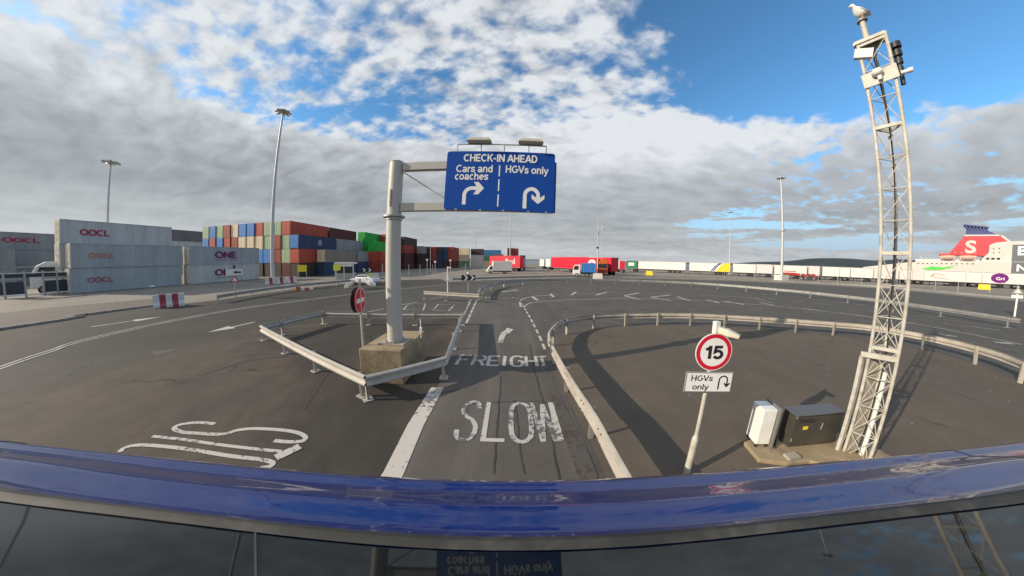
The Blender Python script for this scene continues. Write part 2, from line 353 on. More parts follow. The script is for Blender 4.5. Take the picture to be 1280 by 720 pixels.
def stext(body, cap, m, parent, loc, rot, width=None, align='LEFT', st=.17, name='lettering'):
    "lettering cut as flat strokes, one mesh for the word; cap = capital height"
    b = MB(); x = 0.0; kz = 0
    for ch in body:
        adv, strokes = GLY[ch]
        for sk in strokes:
            P = [Vector((x+a, c, 0)) for a, c in sk]; vs = []; closed = (P[0]-P[-1]).length < 1e-4
            for i, p in enumerate(P):
                a = P[i-1] if i else (P[-2] if closed else p); c = P[i+1] if i < len(P)-1 else (P[1] if closed else p)
                d1 = (p-a).normalized() if (p-a).length > 1e-6 else (c-p).normalized(); d2 = (c-p).normalized() if (c-p).length > 1e-6 else d1
                d = (d1+d2).normalized(); k = 1/max(.55, d.dot(d2)); nr = Vector((d.y, -d.x, 0))*st/2*k
                z = .012+.0012*kz
                vs += [(p.x+nr.x, p.y+nr.y, z), (p.x-nr.x, p.y-nr.y, z)]
            kz += 1; b.add(vs, [(2*i, 2*i+2, 2*i+3, 2*i+1) for i in range(len(P)-1)])
        x += adv
    sx = (width/x) if width else cap; ox = {'LEFT': 0, 'CENTER': -x/2}[align]
    b.v = [((a+ox)*sx, (c-.5)*cap, z*cap) for a, c, z in b.v]
    me = b.data(name, m); o = bpy.data.objects.new(name, me); C.objects.link(o); o.parent = parent; o.location = loc; o.rotation_euler = rot; return o

# ------------------------------------------------------------------ ground, roads, markings
TAR = asphalt('worn_tarmac', (0.044, 0.038, 0.031), (0.105, 0.080, 0.061), 0.6, 0.0)
ROAD = asphalt('road_tarmac', (0.042, 0.040, 0.034), (0.056, 0.050, 0.041), 0.5, 0.0, (0.118, 0.107, 0.092))
LANE = asphalt('lane_tarmac', (0.104, 0.092, 0.080), (0.076, 0.067, 0.058), 0.6, 0.0)
ROADR = asphalt('sunworn_road_tarmac', (0.128, 0.117, 0.101), (0.100, 0.090, 0.078), 0.5, 0.0)
YARD = asphalt('yard_concrete', (0.235, 0.208, 0.168), (0.17, 0.15, 0.122), 0.3, 0.0)
INF = asphalt('infield_tarmac', (0.100, 0.082, 0.062), (0.124, 0.098, 0.074), 0.25, 0.9)
PAVE = asphalt('pavement_concrete', (0.135, 0.115, 0.093), (0.115, 0.098, 0.082), 0.2, 0.0)
MARK = paint('road_paint', (0.50, 0.47, 0.42), (0.11, 0.10, 0.09), 0.46)
MARKW = paint('worn_road_paint', (0.46, 0.45, 0.42), (0.11, 0.107, 0.10), 0.50)
KERB = mat('kerb_stone', (0.26, 0.245, 0.22), 0.85, var=0.25, scale=4, bump=0.3)
def sheet(name, pts, z, m, parent=None):
    return MB().add([(p[0], p[1], z) for p in pts], [tuple(range(len(pts)))]).build(name, m, parent)
g = struct(sheet('ground', [(-6000, -6000), (6000, -6000), (6000, 9000), (-6000, 9000)], 0.0, YARD))
far2 = smoothline([at(560, 352.5), at(640, 349.5), at(740, 347.5), at(860, 349.5), at(980, 354), at(1100, 361), at(1200, 370), at(1278, 377)])
left_edge = smoothline([(-26.8, -26), (-27.4, 4), (-28.6, 7.8), (-28.6, 11.5), (-26.9, 16), (-26.7, 20), (-26.4, 26), (-24.4, 34), (-20.6, 41), (-13, 46)])
rp = left_edge+far2+[(78, -30), (-26.8, -30)]
road = struct(sheet('road', rp, 0.004, ROAD))
# tan worn apron round the gantry island and the freight lane
apron = smoothline([(-14.2, -6), (-13.8, 4), (-13.4, 9), (-12.6, 13.8), (-10.5, 16.2), (-6, 16.4), (-3.2, 15.6), (-2.55, 11), (-2.05, 7.3), (-1.95, 3), (-1.9, -8)])
struct(sheet('tarmac_apron', apron, 0.008, TAR))
struct(sheet('freight_lane', [(-1.95, -8), (-2.0, 3.0), (-2.1, 7.5), (-2.7, 15.2), (-3.1, 21.5), (1.2, 21.3), (1.35, 15.5), (1.5, 11), (1.5, 3), (1.6, -8)], 0.0085, LANE))
rail_in = [at(778, 590, 0.60), at(746, 530, 0.60), at(715, 480, 0.60), at(698, 450, 0.60), at(688, 425, .7), at(688.5, 413, .76), at(699, 402.5, .76), at(716, 397, .76), at(745, 393, .76), at(790, 391, .76), at(850, 391, .76), at(910, 393.5, .76), at(970, 397, .76), at(1020, 400.5, .76), at(1080, 405, .76), at(1130, 412.5, .76), at(1190, 424, .76), at(1240, 437, .76), at(1278, 450, .76), at(1310, 464, .76), at(1345, 482, .76)]
rail_in[0:0] = [(rail_in[0][0]+0.12, -1.5)]
inl = smoothline(rail_in, 5)
struct(sheet('infield', [(p[0], p[1]) for p in inl]+[(8, -8), (2, -8)], 0.012, INF))
# a slightly darker strip where the infield was patched
# pavement with kerb on the left
kl = smoothline([(-26.9, -26), (-27.5, 4), (-28.7, 7.8), (-28.7, 11.5), (-28.3, 14.0)], 5)
pv = struct(MB().prism([(p[0]-0.15, p[1]) for p in kl]+[(-33.0, 15.5), (-36, 8), (-34, -26)], 0.0, 0.12).build('pavement', PAVE))
k_ = along(kl, 0.92)
kme = None
for i in range(len(k_)-1):
    p, d = k_[i]
    if p.y < -8: continue
    if kme is None: kme = MB().box(-0.075, 0.075, 0.0, 0.905, 0, 0.13).data('kerb_stone', KERB)
    o = bpy.data.objects.new('kerb_stone', kme); C.objects.link(o); o.parent = pv
    o.location = (p.x-0.072, p.y, random.uniform(-0.004, 0.006)); o.rotation_euler = (0, 0, math.atan2(-d.x, d.y))

ZM = 0.0165
def strip(name, pts, wd, m=MARK, z=ZM, parent=road):
    P = [Vector((p[0], p[1], 0)) for p in pts]; b = MB(); vs = []
    for i, p in enumerate(P):
        a = P[max(0, i-1)]; c = P[min(len(P)-1, i+1)]; d = (c-a).normalized(); nr = Vector((d.y, -d.x, 0))*wd/2
        vs += [(p.x+nr.x, p.y+nr.y, z), (p.x-nr.x, p.y-nr.y, z)]
    b.add(vs, [(2*i, 2*i+2, 2*i+3, 2*i+1) for i in range(len(P)-1)])
    return b.build(name, m, parent)
def dashes(name, pts, wd, on, off, m=MARK, z=ZM):
    L_ = along(pts, 0.1); tot = len(L_)*0.1; s = 0
    while s < tot-0.2:
        seg = [p for p, d in L_[int(s*10):int((s+on)*10)+1]]
        if len(seg) > 1: strip(name, seg, wd, m, z)
        s += on+off
dl = [at(0, 459), at(100, 426), at(200, 403.5), at(300, 385.5), at(400, 372.5), at(480, 363), at(560, 355.5)]
dl = smoothline([at(-60, 482.5), at(-30, 470.5)]+dl[0:1]+[at(33, 447.5), at(66, 437)]+dl[1:])
strip('centre_line', dl, 0.10)
strip('centre_line', [(p[0]+0.42, p[1]-0.10) for p in dl], 0.10)
dashes('lane_dash', smoothline([at(452, 392), at(500, 382), at(555, 371)]), 0.10, 2.0, 1.6)
def ground_poly(name, px, m=MARK, z=ZM): return sheet(name, [at(*p) for p in px], z, m, road)
# straight-on arrows in the left carriageway
def arrow(name, a, b, ww=0.13, hl=1.0, hw=0.36, m=MARK):
    a = Vector((a[0], a[1], 0)); b = Vector((b[0], b[1], 0)); d = (b-a).normalized(); n_ = Vector((d.y, -d.x, 0))
    nb = b-d*hl
    P = [a+n_*ww/2, nb+n_*ww/2, nb+n_*hw/2, b, nb-n_*hw/2, nb-n_*ww/2, a-n_*ww/2]
    return sheet(name, P, ZM, m, road)
arrow('lane_arrow', at(113, 409), at(203, 396), 0.20, 1.5, 0.85)
arrow('lane_arrow', at(318, 403), at(259, 416), 0.17, 1.3, 0.85)
# broad white edge line left of the freight lane
strip('edge_line', [(-2.06, 1.5), at(492, 592), at(520, 531), at(547, 485)], 0.36, paint('edge_paint', (0.56, 0.51, 0.45), (0.11, 0.10, 0.09), 0.47))
# double broken line
dashes('broken_line', [at(583, 404), at(596, 375)], 0.14, 1.1, 0.25)
dashes('broken_line', [at(575, 404), at(589, 375)], 0.12, 5.0, 0.2, MARKW)
ll = smoothline([at(681, 437), at(674, 420), at(664, 400), at(656, 386), at(651, 378), at(652, 374)])
dashes('broken_line', ll, 0.11, 0.75, 0.42)
strip('edge_line', smoothline([at(651, 384), at(650, 378), at(655, 373.5), at(668, 370.5), at(690, 369)]), 0.13)
strip('edge_line', smoothline([at(655, 384), at(663, 379), at(685, 376.5), at(740, 374), at(800, 373.5), at(860, 375), at(960, 382), at(1060, 393), at(1160, 408), at(1278, 431)]), 0.12)
strip('edge_line', smoothline([at(690, 369.3), at(740, 367), at(800, 366), at(880, 369), at(960, 374), at(1040, 381)]), 0.09, MARKW)
for a, b in (((665, 371), (672, 375.5)), ((688, 367.5), (692, 371.5)), ((720, 365), (714, 369)), ((758, 365.5), (745, 369)), ((799, 366.5), (781, 369.5)), ((800, 374.5), (781, 370)), ((838, 369), (814, 371.5)), ((838, 376), (814, 372)), ((862, 376), (846, 371)), ((899, 379), (884, 375)), ((930, 381), (905, 376.5)), ((968, 382), (950, 378.5))):
    strip('hatch_bar', [at(*a), at(*b)], 0.28)
for a, b, w_ in (((934, 371), (967, 379), .12), ((1003, 386), (1030, 389), .3), ((1050, 391), (1098, 398), .12), ((1110, 400), (1145, 405), .1), ((1180, 404), (1250, 413), .12), ((1173, 418), (1196, 421), .3), ((1243, 428), (1266, 430), .3), ((1040, 376), (1120, 387), .1), ((1130, 384), (1250, 402), .08)):
    strip('lane_dash', [at(*a), at(*b)], w_, MARKW)
# give-way dots across the mouth and parking-bay boxes
dashes('give_way_line', [at(600, 373), at(632, 371.5), at(652, 373)], 0.35, 0.25, 0.22, MARKW)
dashes('give_way_line', [at(596, 370.5), at(640, 374)], 0.25, 0.2, 0.25, MARKW)
for bx in ([(504, 387), (511, 380.5), (532, 379.5), (529, 388)], [(541, 388), (548, 381), (568, 381), (561, 389)]):
    q = [at(*p) for p in bx]; strip('bay_marking', q+[q[0]], 0.13, MARKW)
strip('lane_dash', [at(627, 365), at(648, 362.5)], 0.35)
# turn arrow beyond the lettering
ta = [at(*p) for p in ((622, 429), (629, 429), (631, 421), (634, 416.5), (636, 417.5), (642, 412), (633, 410), (632.5, 412.5), (627, 415.5), (624, 421))]
sheet('turn_arrow', ta, ZM, MARK, road)

SEAM = mat('tar_seam', (0.048, 0.043, 0.038), 0.8, var=0.3)
for q_, w_ in ((((618, 592), (621, 540), (624, 500), (626, 470)), .035), (((655, 592), (648, 540), (644, 500)), .03), (((380, 512), (400, 482), (415, 462)), .04), (((520, 505), (545, 494), (575, 487)), .03), (((700, 600), (683, 520), (668, 462), (662, 430)), .04), (((250, 470), (310, 452), (360, 446)), .03), (((590, 505), (650, 502), (700, 504)), .025)):
    pts_ = smoothline([at(*p) for p in q_], 8); pts_ = [(p[0]+random.uniform(-.015, .015), p[1]+random.uniform(-.015, .015)) for p in pts_]
    strip('tar_seam', pts_, w_, SEAM, 0.0145)
GRIME = paint('kerb_grime', (0.088, 0.078, 0.068), (0.062, 0.047, 0.034), 0.50)
strip('grime_line', [(p[0]-0.30, p[1]) for p in inl if p[0] < 1.9 and p[1] < 12.5], 0.34, GRIME, 0.0138)
PATCH = asphalt('patch_tarmac', (0.088, 0.080, 0.070), (0.10, 0.09, 0.08), 0.0, 0.0)
sheet('tarmac_patch', [at(*p) for p in ((700, 389), (760, 383), (830, 383), (825, 386.5), (770, 387), (712, 393))], 0.0075, PATCH, road)
sheet('tarmac_patch', [at(*p) for p in ((190, 440), (250, 432), (262, 441), (205, 452))], 0.0075, PATCH, road)
# stroke letters painted on the road (unit cell, drawn as strips)
STR = {'S': [[(.95, .8), (.85, .95), (.5, 1), (.12, .9), (.05, .72), (.3, .57), (.7, .47), (.95, .3), (.88, .1), (.5, 0), (.12, .07), (.02, .22)]],
 'L': [[(.08, 1), (.08, 0)], [(.0, .03), (.95, .03)]], 'O': [[(.5, 1), (.12, .88), (.05, .5), (.12, .12), (.5, 0), (.88, .12), (.95, .5), (.88, .88), (.5, 1)]],
 'W': [[(0, 1), (.25, 0)], [(.25, 0), (.5, .95)], [(.5, .95), (.75, 0)], [(.75, 0), (1, 1)]], 'F': [[(.08, 1), (.08, 0)], [(.05, .97), (.95, .97)], [(.08, .52), (.75, .52)]],
 'R': [[(.08, 1), (.08, 0)], [(.08, .97), (.7, .97), (.92, .85), (.92, .62), (.7, .5), (.08, .5)], [(.55, .5), (.95, 0)]],
 'E': [[(.08, 1), (.08, 0)], [(.05, .97), (.95, .97)], [(.08, .5), (.8, .5)], [(.05, .03), (.95, .03)]], 'I': [[(.5, 1), (.5, 0)]],
 'G': [[(.95, .82), (.8, .97), (.4, 1), (.1, .85), (.03, .5), (.1, .15), (.4, 0), (.8, .03), (.95, .2), (.95, .48), (.6, .48)]],
 'H': [[(.08, 1), (.08, 0)], [(.92, 1), (.92, 0)], [(.08, .5), (.92, .5)]], 'T': [[(.0, .97), (1, .97)], [(.5, 1), (.5, 0)]],
 'P': [[(.08, 1), (.08, 0)], [(.08, .97), (.7, .97), (.95, .85), (.95, .6), (.7, .47), (.08, .47)]]}
def painted_letter(ch, O, U, V, lw, m, z=ZM):
    O, U, V = Vector((O[0], O[1], 0)), Vector((U[0], U[1], 0)), Vector((V[0], V[1], 0)); b = MB()
    kk = 0
    for st in STR[ch]:
        pts = st if len(st) < 5 else smoothline(st, 3)
        P = [O+U*a+V*c for a, c in pts]; vs = []
        for i, p in enumerate(P):
            a = P[max(0, i-1)]; c = P[min(len(P)-1, i+1)]; d = (c-a).normalized(); nr = Vector((d.y, -d.x, 0))*lw/2
            vs += [(p.x+nr.x, p.y+nr.y, z+kk*0.0006), (p.x-nr.x, p.y-nr.y, z+kk*0.0006)]
        kk += 1
        b.add(vs, [(2*i, 2*i+2, 2*i+3, 2*i+1) for i in range(len(P)-1)])
    return b.build('painted_letter', m, road)
y0, y1 = at(600, 552)[1], at(600, 503)[1]
for ch, xa, xb, m in (('S', 566, 592, MARKW), ('L', 601, 632, MARK), ('O', 637, 668, MARKW), ('W', 671, 703, MARKW)):
    A = at(xa, 552); B = at(xb, 552); painted_letter(ch, (A[0], y0), (B[0]-A[0], 0), (0, y1-y0), 0.11, m)
A = at(697, 552); B2 = (at(703, 552)[0], y0); strip('painted_stroke', [(B2[0]-.02, y0), (B2[0]-.02-0.02, y1)], 0.13, MARK, ZM+0.002)
fy0, fy1 = at(630, 458)[1], at(630, 445.5)[1]
fx = [573, 592, 611, 627.5, 637, 657, 672, 689]
for ch, xa, xb in (('F', 573, 589), ('R', 592, 608), ('E', 611, 626), ('I', 628, 636), ('G', 640, 655), ('H', 658, 673), ('T', 673, 686)):
    A = at(xa, 452); B = at(xb, 452); painted_letter(ch, (A[0]-0.05, fy0), (B[0]-A[0], 0), (0.02, fy1-fy0), 0.12, MARK if ch in 'FEIGH' else MARKW)
# STOP facing the other way, letters stretched along the carriageway
s_a, s_b = at(221, 534), at(383, 545)
for px in ([(269, 530.5), (250, 529), (230, 530.5), (218, 535), (226, 540.5), (250, 542.5), (279, 543.5), (297, 538.5), (318, 536.5), (350, 538), (372, 541.5), (382, 547), (378, 552), (360, 553), (343, 551.5)],):
    strip('painted_letter', smoothline([at(*p) for p in px], 4), 0.105, MARK)
strip('painted_letter', [at(191, 546), at(230, 550), at(270, 556), at(320, 562), at(352, 565)], 0.085, MARK)
strip('painted_letter', [at(345, 573), at(375, 558.5)], 0.20, MARK, ZM+0.002)
strip('painted_letter', smoothline([at(150, 566), at(157, 560), at(180, 557), at(230, 561.5), at(290, 571), at(325, 575), at(341, 579), at(337, 584), at(325, 586)], 4), 0.10, MARK)

# ------------------------------------------------------------------ common materials
GALV = mat('galvanised_steel', (0.42, 0.42, 0.40), 0.45, 0.55, var=0.15, scale=3, dirt=(0.25, 0.2, 0.15), dirtf=0.35, bump=0.05)
GALVB = mat('bright_rail_steel', (0.47, 0.44, 0.39), 0.5, 0.15, var=0.10, scale=3, dirt=(0.32, 0.27, 0.2), dirtf=0.35)
POST = mat('pole_paint', (0.50, 0.48, 0.43), 0.5, 0.0, var=0.06, scale=1.2, streak=True, dirt=(0.30, 0.28, 0.24), dirtf=0.25)
CREAM = mat('mast_paint', (0.50, 0.475, 0.41), 0.55, 0.0, var=0.18, scale=5, dirt=(0.25, 0.20, 0.14), dirtf=0.55, dscale=4)
WHITE = mat('white_paint', (0.76, 0.75, 0.70), 0.45, var=0.06, scale=4, dirt=(0.4, 0.38, 0.33), dirtf=0.3)
WHITER = mat('sign_white', (0.80, 0.80, 0.78), 0.4, var=0.03)
BLACK = mat('black_paint', (0.02, 0.02, 0.022), 0.45, var=0.1)
DARK = mat('dark_rubber', (0.025, 0.025, 0.026), 0.7, var=0.2)
CONC = mat('weathered_concrete', (0.33, 0.255, 0.155), 0.9, var=0.22, scale=1.6, bump=0.5, bscale=18, dirt=(0.17, 0.13, 0.085), dirtf=0.7, dscale=2.0, streak=False)
CONCG = mat('grey_concrete', (0.36, 0.32, 0.26), 0.9, var=0.2, scale=3, bump=0.4, bscale=25, dirt=(0.2, 0.17, 0.13), dirtf=0.5)
SIGNB = mat('sign_blue', (0.003, 0.062, 0.34), 0.5, var=0.05, scale=1.5, spec=0.25)
SIGNR = mat('sign_red', (0.58, 0.015, 0.04), 0.4, var=0.05)
GREY = mat('sign_grey_back', (0.22, 0.22, 0.22), 0.5, 0.3, var=0.1)
REDP = mat('barrier_red', (0.33, 0.045, 0.06), 0.7, var=0.2, dirt=(0.25, 0.18, 0.15), dirtf=0.5)
WHT2 = mat('barrier_white', (0.66, 0.63, 0.60), 0.7, var=0.12, dirt=(0.35, 0.3, 0.26), dirtf=0.5)
GLASSD = mat('dark_window', (0.02, 0.025, 0.03), 0.08, var=0.0, spec=0.8)
YEL = mat('yellow_paint', (0.80, 0.62, 0.03), 0.5, var=0.08)

# ------------------------------------------------------------------ guardrails
WB = [(0.02, 0.0), (0.075, 0.035), (0.075, 0.075), (0.0, 0.13), (0.0, 0.18), (0.075, 0.235), (0.075, 0.275), (0.02, 0.31), (0.0, 0.31), (0.05, 0.262), (0.05, 0.248), (-0.025, 0.185), (-0.025, 0.125), (0.05, 0.062), (0.05, 0.048), (0.0, 0.0)]
post_me = {}
bolt_me = MB().tube((0, 0.01, 0), (0, -0.022, 0), 0.018, n=6).data('bolt', mat('rusty_bolt', (0.16, 0.10, 0.06), 0.7, var=0.3))
def guardrail(label, runs, top=0.75, step=3.2, side=1, material=GALV, plate=True, group='galvanised crash barriers round the lanes', seclen=4):
    t = thing('guardrail', label, 'guardrail', (0, 0, 0), 0, group)
    key = (top, plate, material.name)
    if key not in post_me:
        b = MB().box(-0.05, 0.05, -0.03, -0.022, 0, top-0.03).box(-0.05, 0.05, 0.022, 0.03, 0, top-0.03).box(-0.004, 0.004, -0.022, 0.022, 0, top-0.03)
        if plate: b.box(-0.13, 0.13, -0.13, 0.13, 0, 0.02)
        for i_ in (-1, 1):
            for j_ in (-1, 1):
                if plate: b.tube((i_*0.09, j_*0.09, 0.02), (i_*0.09, j_*0.09, 0.05), 0.013, n=6)
        post_me[key] = b.data('post', material)
    for run in runs:
        pr = [(l*side, z) for l, z in WB]
        if side < 0: pr = pr[::-1]
        z0 = top-0.31
        for i in range(0, len(run)-1, seclen):
            seg = run[i:i+seclen+1]
            if len(seg) < 2: continue
            dz = random.uniform(-0.008, 0.008)
            if i: # lapped joint with its bolts
                q0, q1 = Vector((seg[0][0], seg[0][1], 0)), Vector((seg[1][0], seg[1][1], 0)); dd = (q1-q0).normalized(); nn = Vector((dd.y, -dd.x, 0))*side; a3 = math.atan2(dd.y, dd.x)
                for u_, h_ in ((-.08, .055), (-.08, .255), (.08, .055), (.08, .255)):
                    c3 = q0+dd*u_+nn*0.072+Vector((0, 0, z0+h_)); o = bpy.data.objects.new('bolt', bolt_me); C.objects.link(o); o.parent = t; o.location = c3; o.rotation_euler = (0, 0, a3+(math.pi if side < 0 else 0))
            MB().sweep([(p[0], p[1], z0+dz) for p in seg], pr).build('rail_beam', material, t, smooth=True)
        pp = along(run, step)
        Ltot = sum(math.hypot(b[0]-a[0], b[1]-a[1]) for a, b in zip(run, run[1:]))
        for p, d in pp:
            o = bpy.data.objects.new('post', post_me[key]); C.objects.link(o); o.parent = t
            n_ = Vector((d.y, -d.x, 0))*(-0.055*side)
            o.location = (p.x+n_.x, p.y+n_.y, 0.013); o.rotation_euler = (R(random.gauss(0, 1.2)), R(random.gauss(0, 1.2)), math.atan2(d.y, d.x)+math.pi/2)
    return t
A0 = at(326, 407, 0.70); A1 = at(402, 389.5, 0.70); A2 = at(578, 391, 0.70); A3 = at(556, 446, 0.70); A4 = at(457, 470, 0.70)
isl = [A0, A1, A2, A3, A4]
def seg(a, b, n=1): return [(a[0]+(b[0]-a[0])*i/n, a[1]+(b[1]-a[1])*i/n) for i in range(n+1)]
guardrail('five sided crash barrier round the concrete block of the blue sign', [seg(A1, A0), seg(A2, A1), seg(A3, A2), seg(A4, A3), seg(A0, A4)], 0.72, 2.6, 1, GALVB)
guardrail('long curved crash barrier bending round the brown infield', [inl], 0.76, 2.0, -1, mat('tan_rail_steel', (0.43, 0.395, 0.34), 0.55, 0.1, var=0.12, scale=3, dirt=(0.28, 0.2, 0.13), dirtf=0.5), plate=False)
g2 = smoothline([at(598, 367, .6), at(602, 361, .6), at(612, 356.5, .6), at(634, 352.5, .6), at(680, 350, .6), at(760, 350.0, .6), at(860, 353.5, .6), at(960, 361, .6), at(1080, 373.5, .6), at(1180, 387, .6), at(1275, 401, .6)], 5)
guardrail('crash barrier sweeping along the far side of the right hand road', [g2], 0.76, 4.0, -1, GALV)
guardrail('short straight crash barrier under the two black and white chevrons', [seg(at(530, 366, .6), at(599, 370, .6))], 0.76, 2.2, 1, GALVB)
g3 = smoothline([at(272, 370, .6), at(300, 365.5, .6), at(340, 360, .6), at(380, 355.5, .6), at(430, 351, .6), at(480, 347.5, .6)], 4)
guardrail('low crash barrier on the left verge before the container yard', [g3], 0.70, 4.0, 1, GALV)
g4 = [(p[0]+0.6, p[1]+0.6) for p in far2]
guardrail('farthest crash barrier along the edge of the lorry park', [g4], 0.55, 6.0, -1, GALV, plate=False)

# ------------------------------------------------------------------ sign gantry on its concrete block
blk = MB().prism([(-0.86, -0.75), (0.42, -0.62), (0.42, 1.45), (-0.86, 1.35)], 0.0, 1.05)
bo = blk.build('concrete_block', CONC, None, bevel=0.03, loc=(-3.5, 7.25, 0.0))
tag(bo, 'stained tan concrete block carrying the sign pole, inside the crash barrier', 'concrete block')
gt = thing('sign_gantry', 'cantilever gantry with blue check-in sign over the freight lane', 'road sign', (-3.58, 7.35, 1.05))
MB().box(-0.42, 0.42, -0.38, 0.38, 0.0, 0.05).build('base_plate', CONCG, gt, bevel=0.01)
for i in range(8):
    a = i*math.pi/4+0.3; MB().tube((0.31*math.cos(a), 0.31*math.sin(a), 0.05), (0.31*math.cos(a), 0.31*math.sin(a), 0.12), 0.022, n=6).build('bolt', GALV, gt)
MB().tube((0, 0, 0.05), (0.03, 0, 5.5), 0.235, 0.215, n=32).build('pole', POST, gt, smooth=True)
MB().tube((0.03, 0, 5.5), (0.03, 0, 5.53), 0.225, 0.20, n=32).build('pole_cap', POST, gt, smooth=True)
MB().tube((0.02, 0, 3.80), (0.02, 0, 3.85), 0.33, n=32).tube((0.02, 0, 3.72), (0.02, 0, 3.80), 0.25, n=32).build('collar', GALV, gt, smooth=True)
ti = R(1.9)
for z0 in (5.22, 3.98):
    MB().box(0.2, 4.7, -0.10, 0.10, z0, z0+0.24, Matrix.Rotation(R(0.8), 4, 'Y')).build('arm', POST, gt, bevel=0.012)
MB().bar((0.25, 0.05, 5.2), (1.65, 0.05, 4.3), 0.035).build('brace', GALV, gt)
MB().box(-0.02, 0.02, -0.27, -0.22, 4.1, 4.6).build('cable_conduit', GALV, gt)
sb = bpy.data.objects.new('sign_board', None)
sb = MB().prism([(-1.56+0.06, -0.87), (1.56-0.06, -0.87), (1.56-0.02, -0.85), (1.56, -0.81), (1.56, 0.81), (1.54, 0.85), (1.5, 0.87), (-1.5, 0.87), (-1.54, 0.85), (-1.56, 0.81), (-1.56, -0.81), (-1.54, -0.85)], -0.03, 0.0, 'y').build('sign_board', SIGNB, gt)
sb.location = (3.58-0.39, -0.14, 5.85-1.05); sb.rotation_euler = (0, ti, R(-1.5))
MB().box(1.42, 1.61, 0.0, 0.025, -0.86, 0.62).build('backing_panel', SIGNB, sb)
for zz in (-0.6, 0.0, 0.6): MB().box(-1.5, 1.5, 0.0, 0.05, zz-0.04, zz+0.04).build('back_rail', GALV, sb)
fr = (math.pi/2, 0, 0)
stext('CHECK-IN AHEAD', 0.225, WHITER, sb, (0.0, -0.034, 0.665), fr, width=2.12, align='CENTER', st=.19)
stext('Cars and', 0.222, WHITER, sb, (-1.26, -0.034, 0.34), fr, width=1.07)
stext('coaches', 0.222, WHITER, sb, (-1.29, -0.034, 0.115), fr, width=0.98)
stext('HGVs only', 0.222, WHITER, sb, (0.16, -0.034, 0.34), fr, width=1.22)
for z0, z1 in ((0.12, 0.45), (-0.31, 0.03), (-0.76, -0.41)): MB().box(-0.008-0.018, -0.008+0.018, -0.036, -0.030, z0, z1).build('divider', WHITER, sb)
def flat(parent, name, pts, m, y=-0.034, d=0.004):
    return MB().prism(pts, y, y+d, 'y').build(name, m, parent)
def arc(cx, cz, r, a0, a1, n=12): return [(cx+r*math.cos(R(a0+(a1-a0)*i/n)), cz+r*math.sin(R(a0+(a1-a0)*i/n))) for i in range(n+1)]
def hook(x, z0, zc, r, w_, a1):
    "outline of a stem curving over to the right"
    o = [(x-w_/2, z0)]+[(x-w_/2, zc)]+arc(x+r, zc, r+w_/2, 180, a1)+arc(x+r, zc, r-w_/2, a1, 180)+[(x+w_/2, zc), (x+w_/2, z0)]
    return o
flat(sb, 'arrow', hook(-0.98, -0.72, -0.46, 0.22, 0.105, 90)[:15]+[(-0.58, -0.1875), (-0.58, -0.2925)]+hook(-0.98, -0.72, -0.46, 0.22, 0.105, 90)[15:], WHITER)
flat(sb, 'arrow_head', [(-0.72, -0.06), (-0.58, -0.06), (-0.42, -0.24), (-0.58, -0.42), (-0.72, -0.42), (-0.60, -0.24)], WHITER, -0.0355)
flat(sb, 'arrow', hook(0.74, -0.78, -0.40, 0.185, 0.105, 0), WHITER)
flat(sb, 'arrow', [(1.0575, -0.40), (1.1625, -0.40), (1.1625, -0.50), (1.0575, -0.50)], WHITER, -0.0345)
flat(sb, 'arrow_head', [(0.93, -0.37), (0.93, -0.49), (1.11, -0.64), (1.29, -0.49), (1.29, -0.37), (1.11, -0.50)], WHITER, -0.0355)
for x in (-1.2, -0.5, 0.15, 0.85, 1.35): MB().box(x-0.03, x+0.03, -0.04, 0.02, -0.885, -0.845).build('clip', GALV, sb)
# lamp rail with two floodlights
lr = MB()
for x in (-1.27, -0.57, 0.1, 0.8, 1.30): lr.bar((x, -0.02, 0.86), (x, -0.02, 1.08), 0.025)
lr.bar((-1.28, -0.02, 1.09), (1.31, -0.02, 1.09), 0.03); lr.build('lamp_rail', GALV, sb)
LAMPG = mat('lamp_glass', (0.62, 0.58, 0.46), 0.25, var=0.1)
for x in (-0.62, 0.85):
    fl = MB().prism([(-0.33, 1.11), (0.33, 1.11), (0.29, 1.19), (-0.29, 1.19)], -0.30, -0.02, 'y').build('floodlight', LAMPG, sb, bevel=0.015)
    MB().bar((x-x, -0.10, 1.10), (0, 0.0, 1.08), 0.03).build('bracket', GALV, fl); fl.location = (x, 0.05, 0.02)
    MB().box(-0.35, 0.35, -0.32, 0.0, 1.095, 1.108).build('lamp_rim', LAMPG, fl)
MB().tube((0.65, 0.55, 0), (0.65, 0.55, 0.62), 0.02, n=8).build('marker_stake', WHITE, gt)
MB().box(0.61, 0.69, 0.52, 0.58, 0.18, 0.36).build('marker_box', WHITE, gt)

# ------------------------------------------------------------------ no entry sign with twin lamps
nx, ny = -4.42, 6.86
ne = thing('no_entry_sign', 'round red no entry sign turned aside with twin lamps above, in the barrier corner', 'road sign', (nx, ny, 0.008))
MB().tube((0, 0, 0), (0, 0, 0.85), 0.062, n=14).tube((0, 0, 0.85), (0, 0, 0.93), 0.062, 0.036, n=14).build('pole_sleeve', CREAM, ne, smooth=True)
MB().tube((0, 0, 0.9), (0, 0, 2.95), 0.034, n=12).build('pole', CREAM, ne, smooth=True)
dd = bpy.data.objects.new('sign_disc', None)
def disc(name, r, m, parent, y=0.0, th=0.012, n=36): return MB().tube((0, y, 0), (0, y+th, 0), r, n=n).build(name, m, parent)
sd_ = disc('sign_disc', 0.37, SIGNR, ne, -0.02, 0.012); sd_.location = (0, -0.03, 2.40); sd_.rotation_euler = (0, 0, R(97))
sd_.rotation_euler = (0, 0, R(99))
MB().box(-0.26, 0.26, -0.026, -0.021, -0.062, 0.062).build('white_bar', WHITER, sd_)
rim = MB()
